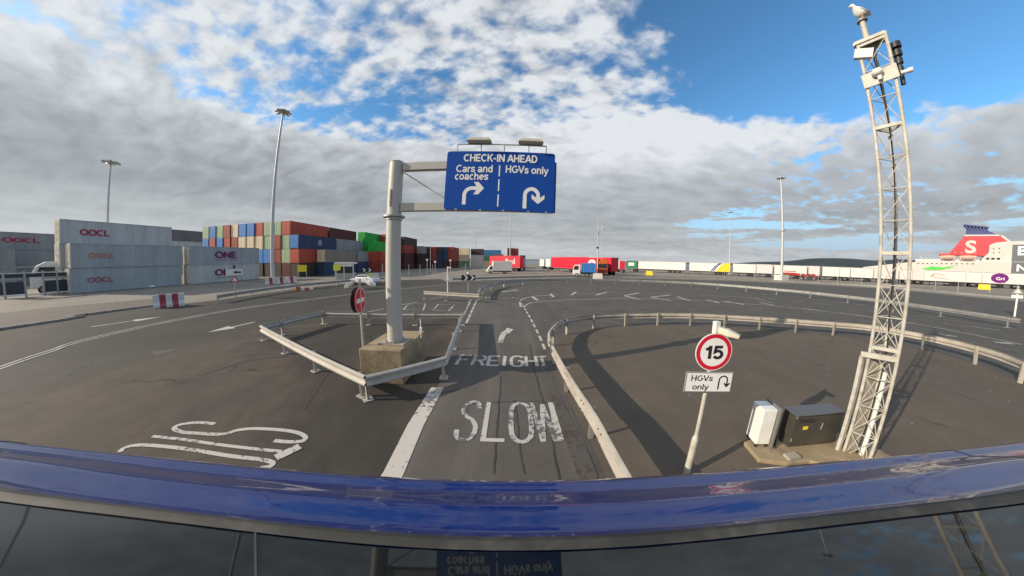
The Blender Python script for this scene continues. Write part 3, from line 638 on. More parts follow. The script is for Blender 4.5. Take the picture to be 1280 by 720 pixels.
for i in range(36):
    a, b = 2*math.pi*i/36, 2*math.pi*(i+1)/36
    rim.add([(0.37*math.cos(a), -0.024, 0.37*math.sin(a)), (0.37*math.cos(b), -0.024, 0.37*math.sin(b)), (0.352*math.cos(b), -0.024, 0.352*math.sin(b)), (0.352*math.cos(a), -0.024, 0.352*math.sin(a))], [(0, 1, 2, 3)])
rim.build('white_rim', WHITER, sd_)
bd = disc('back_disc', 0.37, BLACK, ne, 0.05, 0.012); bd.location = (-0.10, 0.02, 2.40); bd.rotation_euler = (0, 0, R(99))
MB().bar((-0.26, -0.10, 2.94), (0.26, 0.08, 2.90), 0.04).build('lamp_arm', CREAM, ne)
for s_ in (-1, 1):
    lm = MB().loft([[(s_*0.20, -0.06, 0.03), (s_*0.20, 0.06, 0.03), (s_*0.20, 0.06, -0.04), (s_*0.20, -0.06, -0.04)], [(s_*0.33, -0.10, 0.0), (s_*0.33, 0.10, 0.0), (s_*0.33, 0.09, -0.13), (s_*0.33, -0.09, -0.13)], [(s_*0.46, -0.08, -0.08), (s_*0.46, 0.08, -0.08), (s_*0.45, 0.07, -0.15), (s_*0.45, -0.07, -0.15)]]).build('lamp_head', WHITE, ne, bevel=0.01)
    lm.location = (0, 0, 2.93); lm.rotation_euler = (0, R(-4), R(14))
MB().tube((0, 0, 2.9), (0, 0, 3.02), 0.04, n=10).build('pole_top', CREAM, ne)

# ------------------------------------------------------------------ 15 limit sign
s5 = thing('speed_limit_sign', 'round 15 limit sign above an HGVs only plate, lamp on its pole top', 'road sign', (3.055, 3.25, 0.013))
MB().tube((0, 0, 0), (0, 0, 0.72), 0.058, n=16).tube((0, 0, 0.72), (0, 0, 0.80), 0.058, 0.036, n=16).build('pole_sleeve', CREAM, s5, smooth=True)
MB().tube((0, 0, 0.78), (0, 0, 2.68), 0.034, n=14).build('pole', CREAM, s5, smooth=True)
fc = R(-15)
def ring(r0, r1, y, n=44):
    b = MB()
    for i in range(n):
        a, c = 2*math.pi*i/n, 2*math.pi*(i+1)/n
        b.add([(r0*math.cos(a), y, r0*math.sin(a)), (r0*math.cos(c), y, r0*math.sin(c)), (r1*math.cos(c), y, r1*math.sin(c)), (r1*math.cos(a), y, r1*math.sin(a))], [(0, 1, 2, 3)])
    return b
ds = disc('sign_disc', 0.295, WHITER, s5, -0.06, 0.012, 44); ds.location = (0, 0, 2.275); ds.rotation_euler = (0, 0, fc)
ring(0.282, 0.222, -0.0625).build('red_ring', SIGNR, ds)
stext('15', 0.205, BLACK, ds, (0.0, -0.063, 0.0), fr, width=0.315, align='CENTER', st=.21)
pl = MB().box(-0.385, 0.385, -0.062, -0.05, -0.165, 0.165).build('sign_plate', WHITER, s5, bevel=0.004); pl.location = (-0.01, 0, 1.79); pl.rotation_euler = (0, 0, fc)
for (x0, x1, z0, z1) in ((-0.385, 0.385, 0.152, 0.165), (-0.385, 0.385, -0.165, -0.152), (-0.385, -0.372, -0.152, 0.152), (0.372, 0.385, -0.152, 0.152)):
    MB().box(x0, x1, -0.0655, -0.0625, z0, z1).build('plate_border', GREY, pl)
stext('HGVs', 0.095, BLACK, pl, (-0.30, -0.0635, 0.068), fr, width=0.36, st=.14)
stext('only', 0.095, BLACK, pl, (-0.26, -0.0635, -0.075), fr, width=0.27, st=.14)
flat(pl, 'arrow', hook(0.165, -0.118, 0.035, 0.068, 0.022, 0), BLACK, -0.0642, 0.001)
flat(pl, 'arrow', [(0.290, 0.035), (0.312, 0.035), (0.312, -0.04), (0.290, -0.04)], BLACK, -0.0644, 0.001)
flat(pl, 'arrow_head', [(0.255, -0.005), (0.301, -0.032), (0.347, -0.005), (0.352, -0.028), (0.301, -0.085), (0.250, -0.028)], BLACK, -0.0646, 0.001)
lp = MB().loft([[(0.02, -0.05, 0.05), (0.02, 0.05, 0.05), (0.02, 0.05, -0.03), (0.02, -0.05, -0.03)], [(0.16, -0.07, 0.045), (0.16, 0.07, 0.045), (0.16, 0.07, -0.05), (0.16, -0.07, -0.05)], [(0.33, -0.06, 0.0), (0.33, 0.06, 0.0), (0.32, 0.05, -0.05), (0.32, -0.05, -0.05)]]).build('lamp_head', LAMPG, s5, bevel=0.008)
lp.location = (0.0, -0.05, 2.62); lp.rotation_euler = (0, R(6), R(-50))
MB().box(-0.035, 0.045, -0.04, 0.04, -0.04, 0.14).build('lamp_bracket', WHITE, s5).location = (0, -0.02, 2.60)

# ------------------------------------------------------------------ lattice mast
ms = thing('lattice_mast', 'tall cream lattice mast with cameras near its top, right of the limit sign', 'mast', (6.5, 2.55, -0.12))
P1, P2, P3 = Vector((-0.03, 0.14, 0)), Vector((0.12, -0.24, 0)), Vector((0.34, 0.06, 0))
for p in (P1, P2, P3):
    lg = MB().tube(p, p+Vector((0, 0, 8.0)), 0.028, n=10).build('leg', CREAM, ms, smooth=True)
    for k in range(1, 27): MB().tube(p+Vector((0, 0, k*0.3-0.012)), p+Vector((0, 0, k*0.3+0.012)), 0.033, n=8).build('leg_clip', CREAM, lg) if k % 2 else None
stp = 0.56; nb_ = 15
for k in range(nb_):
    z = 0.1+k*stp
    for a, b in ((P1, P2), (P2, P3), (P3, P1)):
        if k in (0, 4, 7, 11, 14): MB().bar(a+Vector((0, 0, z)), b+Vector((0, 0, z)), 0.03, 0.06).build('cross_bar', CREAM, ms)
        else: MB().tube(a+Vector((0, 0, z)), b+Vector((0, 0, z)), 0.009, n=5).build('cross_bar', CREAM, ms)
        if k < nb_-1:
            MB().tube(a+Vector((0, 0, z)), b+Vector((0, 0, z+stp)), 0.008, n=5).build('diagonal', CREAM, ms)
            if k < 6: MB().tube(b+Vector((0, 0, z)), a+Vector((0, 0, z+stp)), 0.008, n=5).build('diagonal', CREAM, ms)
# sheet panel and cable trunk at the bottom of the mast
MB().bar(P1+Vector((-0.075, 0.075, 0.0)), P1+Vector((-0.075, 0.075, 2.15)), 0.085, 0.06).build('cable_trunk', CREAM, ms)
MB().add([tuple(P1+Vector((.03, .0, 0.05))), tuple(P3+Vector((-0.04, .01, 0.05))), tuple(P3+Vector((-0.04, .01, 2.1))), tuple(P1+Vector((.03, 0, 2.1)))], [(0, 1, 2, 3)]).build('sheet_panel', CONCG, ms).modifiers.new('s', 'SOLIDIFY').thickness = 0.01
MB().bar(P1+Vector((-0.14, 0.08, 2.2)), P2+Vector((0.0, 0, 2.2)), 0.05, 0.09).build('bracket_bar', CREAM, ms)
MB().tube(P2*0.5+P3*0.5+Vector((-0.05, 0.02, 0)), P2*0.5+P3*0.5+Vector((-0.03, 0.02, 1.9)), 0.04, n=10).build('conduit', WHITE, ms, smooth=True)
cb_ = MB(); prev = None
for i in range(60):
    z = 0.2+i*0.13; q = Vector((0.12+0.025*math.sin(z*2.1)+(0.09*math.sin(max(0, z-1.5)*2.2) if 1.5 < z < 2.9 else 0), -0.02+0.02*math.cos(z*1.7), z))
    if prev is not None: cb_.tube(prev, q, 0.013, n=5, caps=False)
    prev = q
cb_.build('cable', DARK, ms)
# head of the mast
tp = MB()
sq = [Vector((-0.07, 0.17, 0)), Vector((0.11, -0.24, 0)), Vector((0.34, -0.14, 0)), Vector((0.17, 0.25, 0))]
for i in range(4): tp.bar(sq[i]+Vector((0, 0, 8.0)), sq[(i+1) % 4]+Vector((0, 0, 8.0)), 0.05, 0.06)
tp.build('head_frame', CREAM, ms)
MB().add([tuple(p+Vector((0, 0, 8.035))) for p in sq], [(0, 1, 2, 3)]).build('top_plate', GREY, ms).modifiers.new('s', 'SOLIDIFY').thickness = 0.015
MB().bar((-0.11, 0.20, 7.78), (0.05, -0.02, 7.70), 0.09, 0.18).build('junction_box', WHITE, ms)
fp = MB(); d_ = (P2-P1).normalized(); nrm = Vector((d_.y, -d_.x, 0)); nrm = -nrm if nrm.x > 0 else nrm
a_ = P1-d_*0.05+nrm*0.05; b_ = P2+d_*0.05+nrm*0.05
fp.bar(a_+Vector((0, 0, 7.17)), b_+Vector((0, 0, 7.20)), 0.02, 0.27); fp.build('mounting_plate', CREAM, ms, bevel=0.004)
mid = (a_+b_)/2+nrm*0.06
dome = []
for i in range(9):
    t_ = math.pi*i/8; rr = 0.088*math.sin(t_)+0.001
    dome.append([(mid.x-0.02+rr*math.cos(2*math.pi*j/14), mid.y+0.02+rr*math.sin(2*math.pi*j/14), 7.24-0.075*math.cos(t_)) for j in range(14)])
MB().loft(dome).tube((mid.x, mid.y, 7.16), (mid.x, mid.y, 7.09), 0.04, 0.03, n=12).build('dome_camera', WHITE, ms, smooth=True)
bl = P2+Vector((0.06, -0.06, 7.16))
MB().tube(bl, bl+Vector((0.05, -0.12, -0.01)), 0.036, n=12).tube(bl+Vector((0.035, -0.08, 0.0)), bl+Vector((0.06, -0.145, -0.005)), 0.044, n=12).build('bullet_camera', WHITE, ms, smooth=True)
for k in range(4):
    z = 7.72-k*0.16; c = P2+Vector((0.20, -0.02, z))
    MB().tube(c, c+Vector((0, 0, 0.11)), 0.085-0.012*k, 0.078-0.011*k, n=12).build('siren_cone', BLACK, ms, smooth=True)
MB().tube(P2+Vector((0.20, -0.02, 7.0)), P2+Vector((0.20, -0.02, 7.85)), 0.035, n=10).build('siren_stem', BLACK, ms)
MB().tube((0.10, 0.03, 8.02), (0.10, 0.03, 8.46), 0.05, 0.045, n=14).build('top_tube', CREAM, ms, smooth=True)
MB().tube((0.10, 0.03, 8.46), (0.10, 0.03, 8.50), 0.085, n=16).build('tube_flange', GREY, ms, smooth=True)

# gull on the mast
def gull(loc, rz, label):
    t = thing('gull', label, 'bird', loc, rz)
    # continuous body lofted along the spine, local +X = beak
    sp_ = [(-0.235, 0.075, 0.006, 0.004), (-0.20, 0.085, 0.022, 0.014), (-0.14, 0.10, 0.042, 0.032), (-0.07, 0.115, 0.060, 0.056), (0.0, 0.13, 0.068, 0.070), (0.055, 0.155, 0.060, 0.066), (0.09, 0.19, 0.043, 0.050), (0.105, 0.225, 0.034, 0.040), (0.125, 0.255, 0.033, 0.036), (0.150, 0.262, 0.026, 0.026), (0.170, 0.258, 0.012, 0.012), (0.20, 0.252, 0.006, 0.008), (0.212, 0.245, 0.002, 0.003)]
    rings = [[(x+(0 if i < 4 else 0.0), wy*math.cos(2*math.pi*j/14), z+wz*math.sin(2*math.pi*j/14)) for j in range(14)] for i, (x, z, wy, wz) in enumerate(sp_)]
    feath = mat('gull_white', (0.78, 0.77, 0.73), 0.7, var=0.06, scale=20); wing = mat('gull_grey', (0.42, 0.44, 0.46), 0.7, var=0.08, scale=20)
    MB().loft(rings).build('body', feath, t, smooth=True)
    for s_ in (-1, 1):
        wr = [[(-0.26, s_*0.012, 0.095), (-0.26, s_*0.016, 0.10), (-0.255, s_*0.018, 0.09)], [(-0.15, s_*0.046, 0.085), (-0.13, s_*0.035, 0.13), (-0.12, s_*0.058, 0.10)], [(-0.03, s_*0.066, 0.10), (-0.02, s_*0.045, 0.175), (0.0, s_*0.078, 0.13)], [(0.05, s_*0.058, 0.14), (0.05, s_*0.045, 0.18), (0.06, s_*0.062, 0.16)]]
        MB().loft(wr).build('wing', wing, t, smooth=True)
        MB().tube((0.0, s_*0.03, 0.07), (0.005, s_*0.03, 0.0), 0.006, n=6).box(-0.01, 0.05, s_*0.03-0.02, s_*0.03+0.02, 0.0, 0.006).build('leg', mat('gull_leg', (0.5, 0.3, 0.2), 0.6), t)
        MB().tube((0.142, s_*0.026, 0.268), (0.142, s_*0.031, 0.268), 0.006, n=6).build('eye', BLACK, t)
    MB().tube((0.165, 0, 0.257), (0.215, 0, 0.246), 0.011, 0.003, n=8).build('beak', mat('gull_beak', (0.7, 0.4, 0.05), 0.5), t)
    return t
gl = gull((6.60, 2.58, 8.38), R(150), 'white gull standing on the very top of the lattice mast')
gl.scale = (0.80, 1.5, 1.30)

# ------------------------------------------------------------------ cabinets beside the mast
cbA = thing('grey_equipment_cabinet', 'dark green grey equipment cabinet on the slab beside the lattice mast', 'cabinet', (5.40, 3.17, 0.10), R(-12))
CABD = mat('cabinet_grey', (0.066, 0.061, 0.049), 0.45, 0.1, var=0.15, scale=3, dirt=(0.10, 0.095, 0.08), dirtf=0.4)
MB().box(0.0, 1.16, 0.0, 0.32, 0.02, 0.70).build('body', CABD, cbA, bevel=0.012)
MB().box(-0.02, 1.18, -0.03, 0.35, 0.702, 0.725).build('lid', mat('cabinet_lid', (0.13, 0.125, 0.115), 0.4, 0.2, var=0.1), cbA, bevel=0.012)
d0 = MB().box(0.03, 0.575, -0.012, -0.002, 0.06, 0.67).build('door', CABD, cbA, bevel=0.004)
for zz in (0.55, 0.58, 0.61): MB().box(0.12, 0.48, -0.018, -0.0125, zz, zz+0.012).build('vent_slat', BLACK, d0)
MB().box(0.22, 0.34, -0.0155, -0.0125, 0.40, 0.47).build('warning_label', YEL, d0)
for zz in (0.15, 0.65): MB().tube((0.02, -0.012, zz), (0.02, -0.012, zz+0.07), 0.012, n=6).build('hinge', GALV, cbA)
dr = MB().box(0.585, 1.13, -0.012, -0.002, 0.06, 0.67).build('door', CABD, cbA, bevel=0.004)
MB().bar((0.66, -0.025, 0.38), (0.68, -0.025, 0.52), 0.018).build('handle', GALV, dr)
cbB = thing('white_switch_cabinet', 'white switch cabinet on a grey back panel, left of the dark cabinet', 'cabinet', (4.75, 3.41, 0.10), R(-17))
MB().box(0.0, 0.30, 0.0, 0.37, 0.06, 0.82).build('housing', WHITE, cbB, bevel=0.015)
MB().box(0.02, 0.28, -0.006, -0.001, 0.10, 0.78).build('door', WHITE, cbB, bevel=0.002)
MB().box(0.305, 0.35, -0.06, 0.42, 0.0, 0.86).build('back_panel', mat('panel_grey', (0.20, 0.195, 0.18), 0.5, 0.2, var=0.15), cbB, bevel=0.005)
for zz in (0.2, 0.68): MB().tube((-0.015, 0.28, zz), (0.0, 0.28, zz), 0.018, n=8).build('latch', GALV, cbB)
for q_ in ((0.03, 0.03), (0.25, 0.03), (0.03, 0.32), (0.25, 0.32)): MB().box(q_[0]-.02, q_[0]+.02, q_[1]-.02, q_[1]+.02, 0.0, 0.06).build('foot', BLACK, cbB)
for i in range(5):
    cb2 = MB().tube((0.42+0.02*i, 0.05*i-.05, 0.0), (0.38+0.01*i, 0.05*i-.05, 0.40+0.05*i), 0.012, n=6); cb2.build('cable', DARK, cbB)
MB().bar((0.45, -0.35, 0.03), (0.72, -0.30, 0.03), 0.16, 0.05).build('kerb_piece', CONCG, cbB)
pd = MB().prism([(4.68, 3.62), (4.55, 3.1), (5.0, 2.85), (5.5, 2.75), (6.0, 2.1), (7.25, 2.1), (7.3, 2.95), (6.8, 3.35), (5.7, 3.72)], 0.01, 0.10).build('concrete_plinth', CONC, None, bevel=0.02)
tag(pd, 'low tan concrete slab under the cabinets and the lattice mast', 'concrete slab')
wt = thing('concrete_weight', 'small rusty stained lump of concrete on the tarmac behind the dark cabinet', 'concrete lump', (7.45, 3.45, 0.013))
rg = []
for i in range(8):
    t_ = math.pi*i/7; rg.append([(0.17*math.sin(t_)*math.cos(2*math.pi*j/12)*(1+0.12*math.sin(j*2.3+i)), 0.14*math.sin(t_)*math.sin(2*math.pi*j/12)*(1+0.1*math.cos(j*1.7)), 0.14-0.14*math.cos(t_)) for j in range(12)])
wb_ = MB().loft(rg).build('lump', mat('rusty_concrete', (0.35, 0.33, 0.31), 0.9, var=0.2, scale=6, bump=0.4, dirt=(0.28, 0.13, 0.08), dirtf=0.8, dscale=4), wt, smooth=True); wb_.location = (-0.05, 0.12, 0.0)
MB().tube((0, 0.1, 0.26), (0.05, 0.1, 0.34), 0.015, n=6).build('lifting_eye', GALV, wt)

# ------------------------------------------------------------------ the coach carrying the camera
CP = bpy.data.materials.new('coach_blue'); CP.use_nodes = True
nb = CP.node_tree.nodes['Principled BSDF']; nb.inputs['Base Color'].default_value = (0.002, 0.018, 0.135, 1); nb.inputs['Roughness'].default_value = 0.28; nb.inputs['Metallic'].default_value = 0.0
nb.inputs['Specular IOR Level'].default_value = 0.15; nb.inputs['Coat Weight'].default_value = 0.85; nb.inputs['Coat Roughness'].default_value = 0.03
_t = CP.node_tree; _n = _t.nodes.new('ShaderNodeTexNoise'); _n.inputs['Scale'].default_value = 22; _n.inputs['Detail'].default_value = 9; _n.inputs['Roughness'].default_value = 0.75
_c = _t.nodes.new('ShaderNodeTexCoord'); _t.links.new(_c.outputs['Object'], _n.inputs['Vector'])
_r = _t.nodes.new('ShaderNodeMapRange'); _r.inputs[1].default_value = 0.52; _r.inputs[2].default_value = 0.72; _r.inputs[3].default_value = 0.0; _r.inputs[4].default_value = 0.16
_t.links.new(_n.outputs[0], _r.inputs[0]); _m = _t.nodes.new('ShaderNodeMix'); _m.data_type = 'RGBA'; _t.links.new(_r.outputs[0], _m.inputs[0]); _m.inputs[6].default_value = (0.002, 0.018, 0.135, 1); _m.inputs[7].default_value = (0.04, 0.055, 0.11, 1)
_v = _t.nodes.new('ShaderNodeTexVoronoi'); _v.inputs['Scale'].default_value = 14; _t.links.new(_c.outputs['Object'], _v.inputs['Vector'])
_vr = _t.nodes.new('ShaderNodeMapRange'); _vr.inputs[1].default_value = 0.075; _vr.inputs[2].default_value = 0.045; _vr.inputs[3].default_value = 0; _vr.inputs[4].default_value = 0.7; _t.links.new(_v.outputs['Distance'], _vr.inputs[0])
_m2 = _t.nodes.new('ShaderNodeMix'); _m2.data_type = 'RGBA'; _t.links.new(_vr.outputs[0], _m2.inputs[0]); _t.links.new(_m.outputs[2], _m2.inputs[6]); _m2.inputs[7].default_value = (0.35, 0.35, 0.34, 1)
_t.links.new(_m2.outputs[2], nb.inputs['Base Color'])
_b = _t.nodes.new('ShaderNodeBump'); _b.inputs['Strength'].default_value = 0.10; _b.inputs['Distance'].default_value = 0.004; _n2 = _t.nodes.new('ShaderNodeTexNoise'); _n2.inputs['Scale'].default_value = 4; _n2.inputs['Detail'].default_value = 4
_mp = _t.nodes.new('ShaderNodeMapping'); _mp.inputs['Scale'].default_value = (0.5, 9, 9); _t.links.new(_c.outputs['Object'], _mp.inputs[0]); _t.links.new(_mp.outputs[0], _n2.inputs['Vector']); _t.links.new(_n2.outputs[0], _b.inputs['Height']); _t.links.new(_b.outputs[0], nb.inputs['Coat Normal'])
SEAL = mat('window_seal', (0.030, 0.030, 0.026), 0.75, var=0.15, scale=8, dirt=(0.12, 0.11, 0.09), dirtf=0.5, dscale=10)
GL = mat('tinted_glass', (0.006, 0.008, 0.009), 0.03, var=0.3, scale=2, dirt=(0.014, 0.017, 0.016), dirtf=0.6, dscale=2.5, spec=0.42)
co = thing('coach', 'blue coach roof front with tinted glass panel, carrying the camera', 'coach', (0, 0, 0))
co.rotation_euler = (0, R(-0.6), 0); co.location = (HC*math.sin(R(0.6)), 0, 0)
def Yf(x):
    x = abs(x); f = lambda q: 0.338-0.28*q*q+0.09*q**4
    return f(x) if x < 1.1 else f(1.1)-0.25*(x-1.1)-5.0*(x-1.1)**2
def Ys(x):
    x = abs(x); f = lambda q: 0.182-0.43*q*q+0.37*q**4
    return f(x) if x < 0.62 else f(0.62)-0.16*(x-0.62)-0.10*(x-0.62)**2
xs = [(-1.27+2.54*i/72) for i in range(73)]
# cross profile of the cap from seal to front lip: (distance share, slope degrees)
segs = [(0.09, 34), (0.03, 24), (0.25, 9), (0.03, 24), (0.31, 34), (0.03, 22), (0.12, 9), (0.03, 24), (0.15, 40)]
pr = []; tl = 0
for ln, an in segs:
    k = 4
    for j in range(k): pr.append((ln/k, an))
# smooth the slope sequence
an = np.array([p[1] for p in pr], float); an = np.convolve(np.pad(an, 1, 'edge'), [.2, .6, .2], 'valid')
tot = sum(p[0] for p in pr); cum = [0.0]; zc_ = [0.0]
for (ln, _), a in zip(pr, an):
    cum.append(cum[-1]+ln/tot); zc_.append(zc_[-1]-ln/tot*math.tan(R(a)))
zs = -0.272; drop_n = 0.345-0.18
rows = []
for x in xs:
    y0_, y1_ = Ys(x), Yf(x); row = []
    for u, zz in zip(cum, zc_): row.append((x, y0_+(y1_-y0_)*u, HC+zs+zz*drop_n-0.002*x*x))
    l = row[-1]
    for ddy, ddz in ((0.006, -0.012), (0.009, -0.03), (0.008, -0.10), (0.03, -0.5), (0.06, -1.3), (0.05, -2.2), (0.02, -2.9)): row.append((l[0], l[1]+ddy, l[2]+ddz))
    rows.append(row)
b = MB(); k = len(rows[0])
b.add([p for r_ in rows for p in r_], [(i*k+j, i*k+j+1, (i+1)*k+j+1, (i+1)*k+j) for i in range(len(rows)-1) for j in range(k-1)])
cap_o = b.build('roof_cap', CP, co, smooth=True)
for gx in (59, 8): # joints between the moulded panels
    gp = MB(); rw = rows[gx][:len(cum)+3]
    for p, q in zip(rw, rw[1:]): gp.tube(p, q, 0.0012, n=5, caps=False)
    gp.build('panel_gap', DARK, co)
# seal strip round the glass
def gz(x, y): return HC+zs+0.002-0.002*x*x+(Ys(x)-y)*0.36-(0.05*(Ys(x)-y)**2 if y > -3 else 0)
b = MB(); vs = []
sx_ = xs
for x in sx_:
    y0_ = Ys(x)
    for dy, dz in ((0.003, 0.000), (-0.001, 0.005), (-0.009, 0.008), (-0.014, 0.006), (-0.018, 0.003)): vs.append((x, y0_+dy, HC+zs-0.002*x*x+dz-dy*0.36))
b.add(vs, [(i*5+j, i*5+j+1, (i+1)*5+j+1, (i+1)*5+j) for i in range(len(sx_)-1) for j in range(4)]); b.build('window_seal', SEAL, co, smooth=True)
# glass in three panes with a narrow joint
def pane(xa, xb):
    n_ = 30; rr = []
    for i in range(n_+1):
        x = xa+(xb-xa)*i/n_; rr.append([(x, Ys(x)-0.0185-v_, gz(x, Ys(x)-0.0185-v_)) for v_ in [0.0, 0.05, 0.1, 0.15, 0.2, 0.3, 0.4, 0.5, 0.65, 0.8]])
    b = MB(); k = 10; b.add([p for r_ in rr for p in r_], [(i*k+j, i*k+j+1, (i+1)*k+j+1, (i+1)*k+j) for i in range(n_) for j in range(k-1)])
    return b.build('glass_pane', GL, co, smooth=True)
pane(-1.25, 1.25)
jt = []
for i in range(11):
    x_ = -0.252+0.012*i; y_ = Ys(-0.252)-0.019-0.0098*i; jt.append((x_, y_, gz(x_, y_)+0.0005))
jb = MB()
for p, q in zip(jt, jt[1:]): jb.bar(p, q, 0.002, 0.002)
jb.build('glass_joint', DARK, co)
# rest of the coach body behind and below
yb = -11.0
MB().box(-1.26, 1.26, yb, -0.35, 0.45, HC-0.60).build('body', CP, co, bevel=0.05)
bk = MB(); bk.add([(-1.25, -1.2, HC-0.02), (1.25, -1.2, HC-0.02), (1.25, yb, HC-0.02), (-1.25, yb, HC-0.02), (-1.25, -1.2, HC-0.65), (1.25, -1.2, HC-0.65), (1.25, yb, HC-0.65), (-1.25, yb, HC-0.65)], [(0, 1, 2, 3), (4, 7, 6, 5), (0, 3, 7, 4), (1, 5, 6, 2), (3, 2, 6, 7), (0, 4, 5, 1)])
bk.build('rear_roof', CP, co, bevel=0.04).location = (0, 0, -0.05)
for yy in (-2.2, -8.2):
    for s_ in (-1, 1): MB().tube((s_*1.0, yy, 0.5), (s_*1.27, yy, 0.5), 0.5, n=24).build('wheel', DARK, co)

# ================================================================== container yard
CW, CH = 2.44, 2.9
def zat(px, py, D):
    v = ray(px, py); return HC+D*v.z/math.hypot(v.x, v.y)
def cont_meshes(Ln, m):
    "body, frame, door, lock rod; local x across, y along, doors at y=0"
    b = MB(); nf = int(Ln/0.28); dep = 0.036
    def wall(x, s_):
        vs = []; y = 0.12; pitch = (Ln-0.24)/nf
        for i in range(nf):
            for dy, dx_ in ((0.0, 0), (0.30, 0), (0.5, 1), (0.80, 1)): vs.append((x-s_*dep*dx_, y+dy*pitch, 0.15)); vs.append((x-s_*dep*dx_, y+dy*pitch, CH-0.1))
            y += pitch
        vs += [(x, Ln-0.12, 0.15), (x, Ln-0.12, CH-0.1)]
        b.add(vs, [(2*i, 2*i+2, 2*i+3, 2*i+1) for i in range(len(vs)//2-1)])
    wall(0.03, -1); wall(CW-0.03, 1)
    b.box(0.05, CW-0.05, 0.05, 0.07, 0.1, CH-0.05).box(0.05, CW-0.05, Ln-0.07, Ln-0.05, 0.1, CH-0.05).box(0.02, CW-0.02, 0.02, Ln-0.02, CH-0.05, CH-0.02).box(0.02, CW-0.02, 0.02, Ln-0.02, 0.1, 0.14)
    f = MB()
    for x in (0, CW-0.13):
        for y in (0, Ln-0.13): f.box(x, x+0.13, y, y+0.13, 0, CH)
        f.box(x if x == 0 else CW-0.07, 0.07 if x == 0 else CW, 0.13, Ln-0.13, 0.03, 0.16).box(x if x == 0 else CW-0.06, 0.06 if x == 0 else CW, 0.13, Ln-0.13, CH-0.1, CH-0.015)
    for y in (0.01, Ln-0.11): f.box(0.13, CW-0.13, y, y+0.1, 0.02, 0.15).box(0.13, CW-0.13, y, y+0.1, CH-0.12, CH-0.01)
    d = MB().box(0.0, 1.07, 0.0, 0.03, 0.17, CH-0.14)
    for k in range(3): d.box(0.08, 0.99, -0.012, 0.0, 0.3+k*0.82, 0.95+k*0.82)
    r = MB().tube((0, 0, 0.12), (0, 0, CH-0.1), 0.02, n=6).box(-0.05, 0.05, -0.03, 0.03, 0.5, 0.56).box(-0.05, 0.05, -0.03, 0.03, 2.2, 2.26).box(0.0, 0.28, -0.035, -0.015, 1.0, 1.05)
    return b.data('body', m), f.data('frame', m), d.data('door', m), r.data('lock_rod', m)
def cmat(name, col, dirt=(0.16, 0.12, 0.09), df=0.4): return mat(name, col, 0.6, 0.0, var=0.12, scale=0.9, streak=True, dirt=dirt, dirtf=df, dscale=1.5)
CM = {'bluegrey': cmat('container_blue_grey', (0.37, 0.41, 0.42), (0.26, 0.27, 0.26), 0.4), 'grey': cmat('container_grey', (0.52, 0.53, 0.50), (0.25, 0.24, 0.21), 0.3), 'ends': cmat('container_dirty_sunlit_cream', (0.86, 0.80, 0.68), (0.34, 0.25, 0.15), 0.75), 'cream': cmat('container_cream', (0.80, 0.66, 0.44)),  # near doors: sunlight put into their cream, with dirt over it
 'pale': cmat('container_pale_green', (0.38, 0.50, 0.30)), 'green': cmat('container_bright_green', (0.02, 0.42, 0.05), (0.02, 0.25, 0.04), 0.3), 'teal': cmat('container_dark_green', (0.02, 0.10, 0.06)),
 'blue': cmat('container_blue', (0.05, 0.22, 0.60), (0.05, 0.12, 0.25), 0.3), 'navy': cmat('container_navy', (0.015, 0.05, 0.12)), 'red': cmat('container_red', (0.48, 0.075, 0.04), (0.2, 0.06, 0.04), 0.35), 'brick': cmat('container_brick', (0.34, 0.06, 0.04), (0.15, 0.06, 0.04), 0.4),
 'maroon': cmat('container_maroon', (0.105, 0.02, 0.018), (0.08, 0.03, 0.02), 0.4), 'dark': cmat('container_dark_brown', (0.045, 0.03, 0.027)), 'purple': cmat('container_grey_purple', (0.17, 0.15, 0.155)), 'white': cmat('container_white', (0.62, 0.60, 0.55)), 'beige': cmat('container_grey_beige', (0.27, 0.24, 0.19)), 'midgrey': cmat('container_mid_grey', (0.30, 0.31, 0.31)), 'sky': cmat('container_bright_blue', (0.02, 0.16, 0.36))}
CNAME = {'bluegrey': 'blue grey', 'grey': 'light grey', 'cream': 'cream', 'pale': 'pale green', 'green': 'bright green', 'teal': 'dark green', 'blue': 'blue', 'navy': 'navy blue', 'red': 'orange red', 'brick': 'brick red', 'maroon': 'dark maroon', 'dark': 'dark brown', 'purple': 'grey purple', 'white': 'white', 'beige': 'grey beige', 'midgrey': 'mid grey', 'sky': 'bright blue'}
PROTO = {}
def container(x, y, lev, col, label, Ln=12.19, rz=0.0, door=None, z=None, rods=False):
    if Ln not in PROTO: PROTO[Ln] = cont_meshes(Ln, CM['grey'])
    bm_, fm_, dm_, rm_ = PROTO[Ln]
    t = thing('shipping_container', label, 'shipping container', (x, y, (0.012+lev*(CH+0.012)) if z is None else z), rz, 'stacked shipping containers in the yard')
    def ob(n, me, m, loc=(0, 0, 0), par=None):
        o = bpy.data.objects.new(n, me); C.objects.link(o); o.parent = par or t; o.location = loc; setmat(o, m); return o
    ob('body', bm_, CM[col]); ob('frame', fm_, CM[col])
    dmt = CM[door or col]
    for x_ in (0.145, 1.225):
        d = ob('door', dm_, dmt, (x_, 0.01, 0))
        if rods:
            for rx in (0.3, 0.8): ob('lock_rod', rm_, dmt, (rx, -0.035, 0), d)
    return t
def side_text(t, body, y, z, cap, m, width):
    stext(body, cap, m, t, (CW+0.012, y, z), (math.pi/2, 0, math.pi/2), width=width, st=.2)
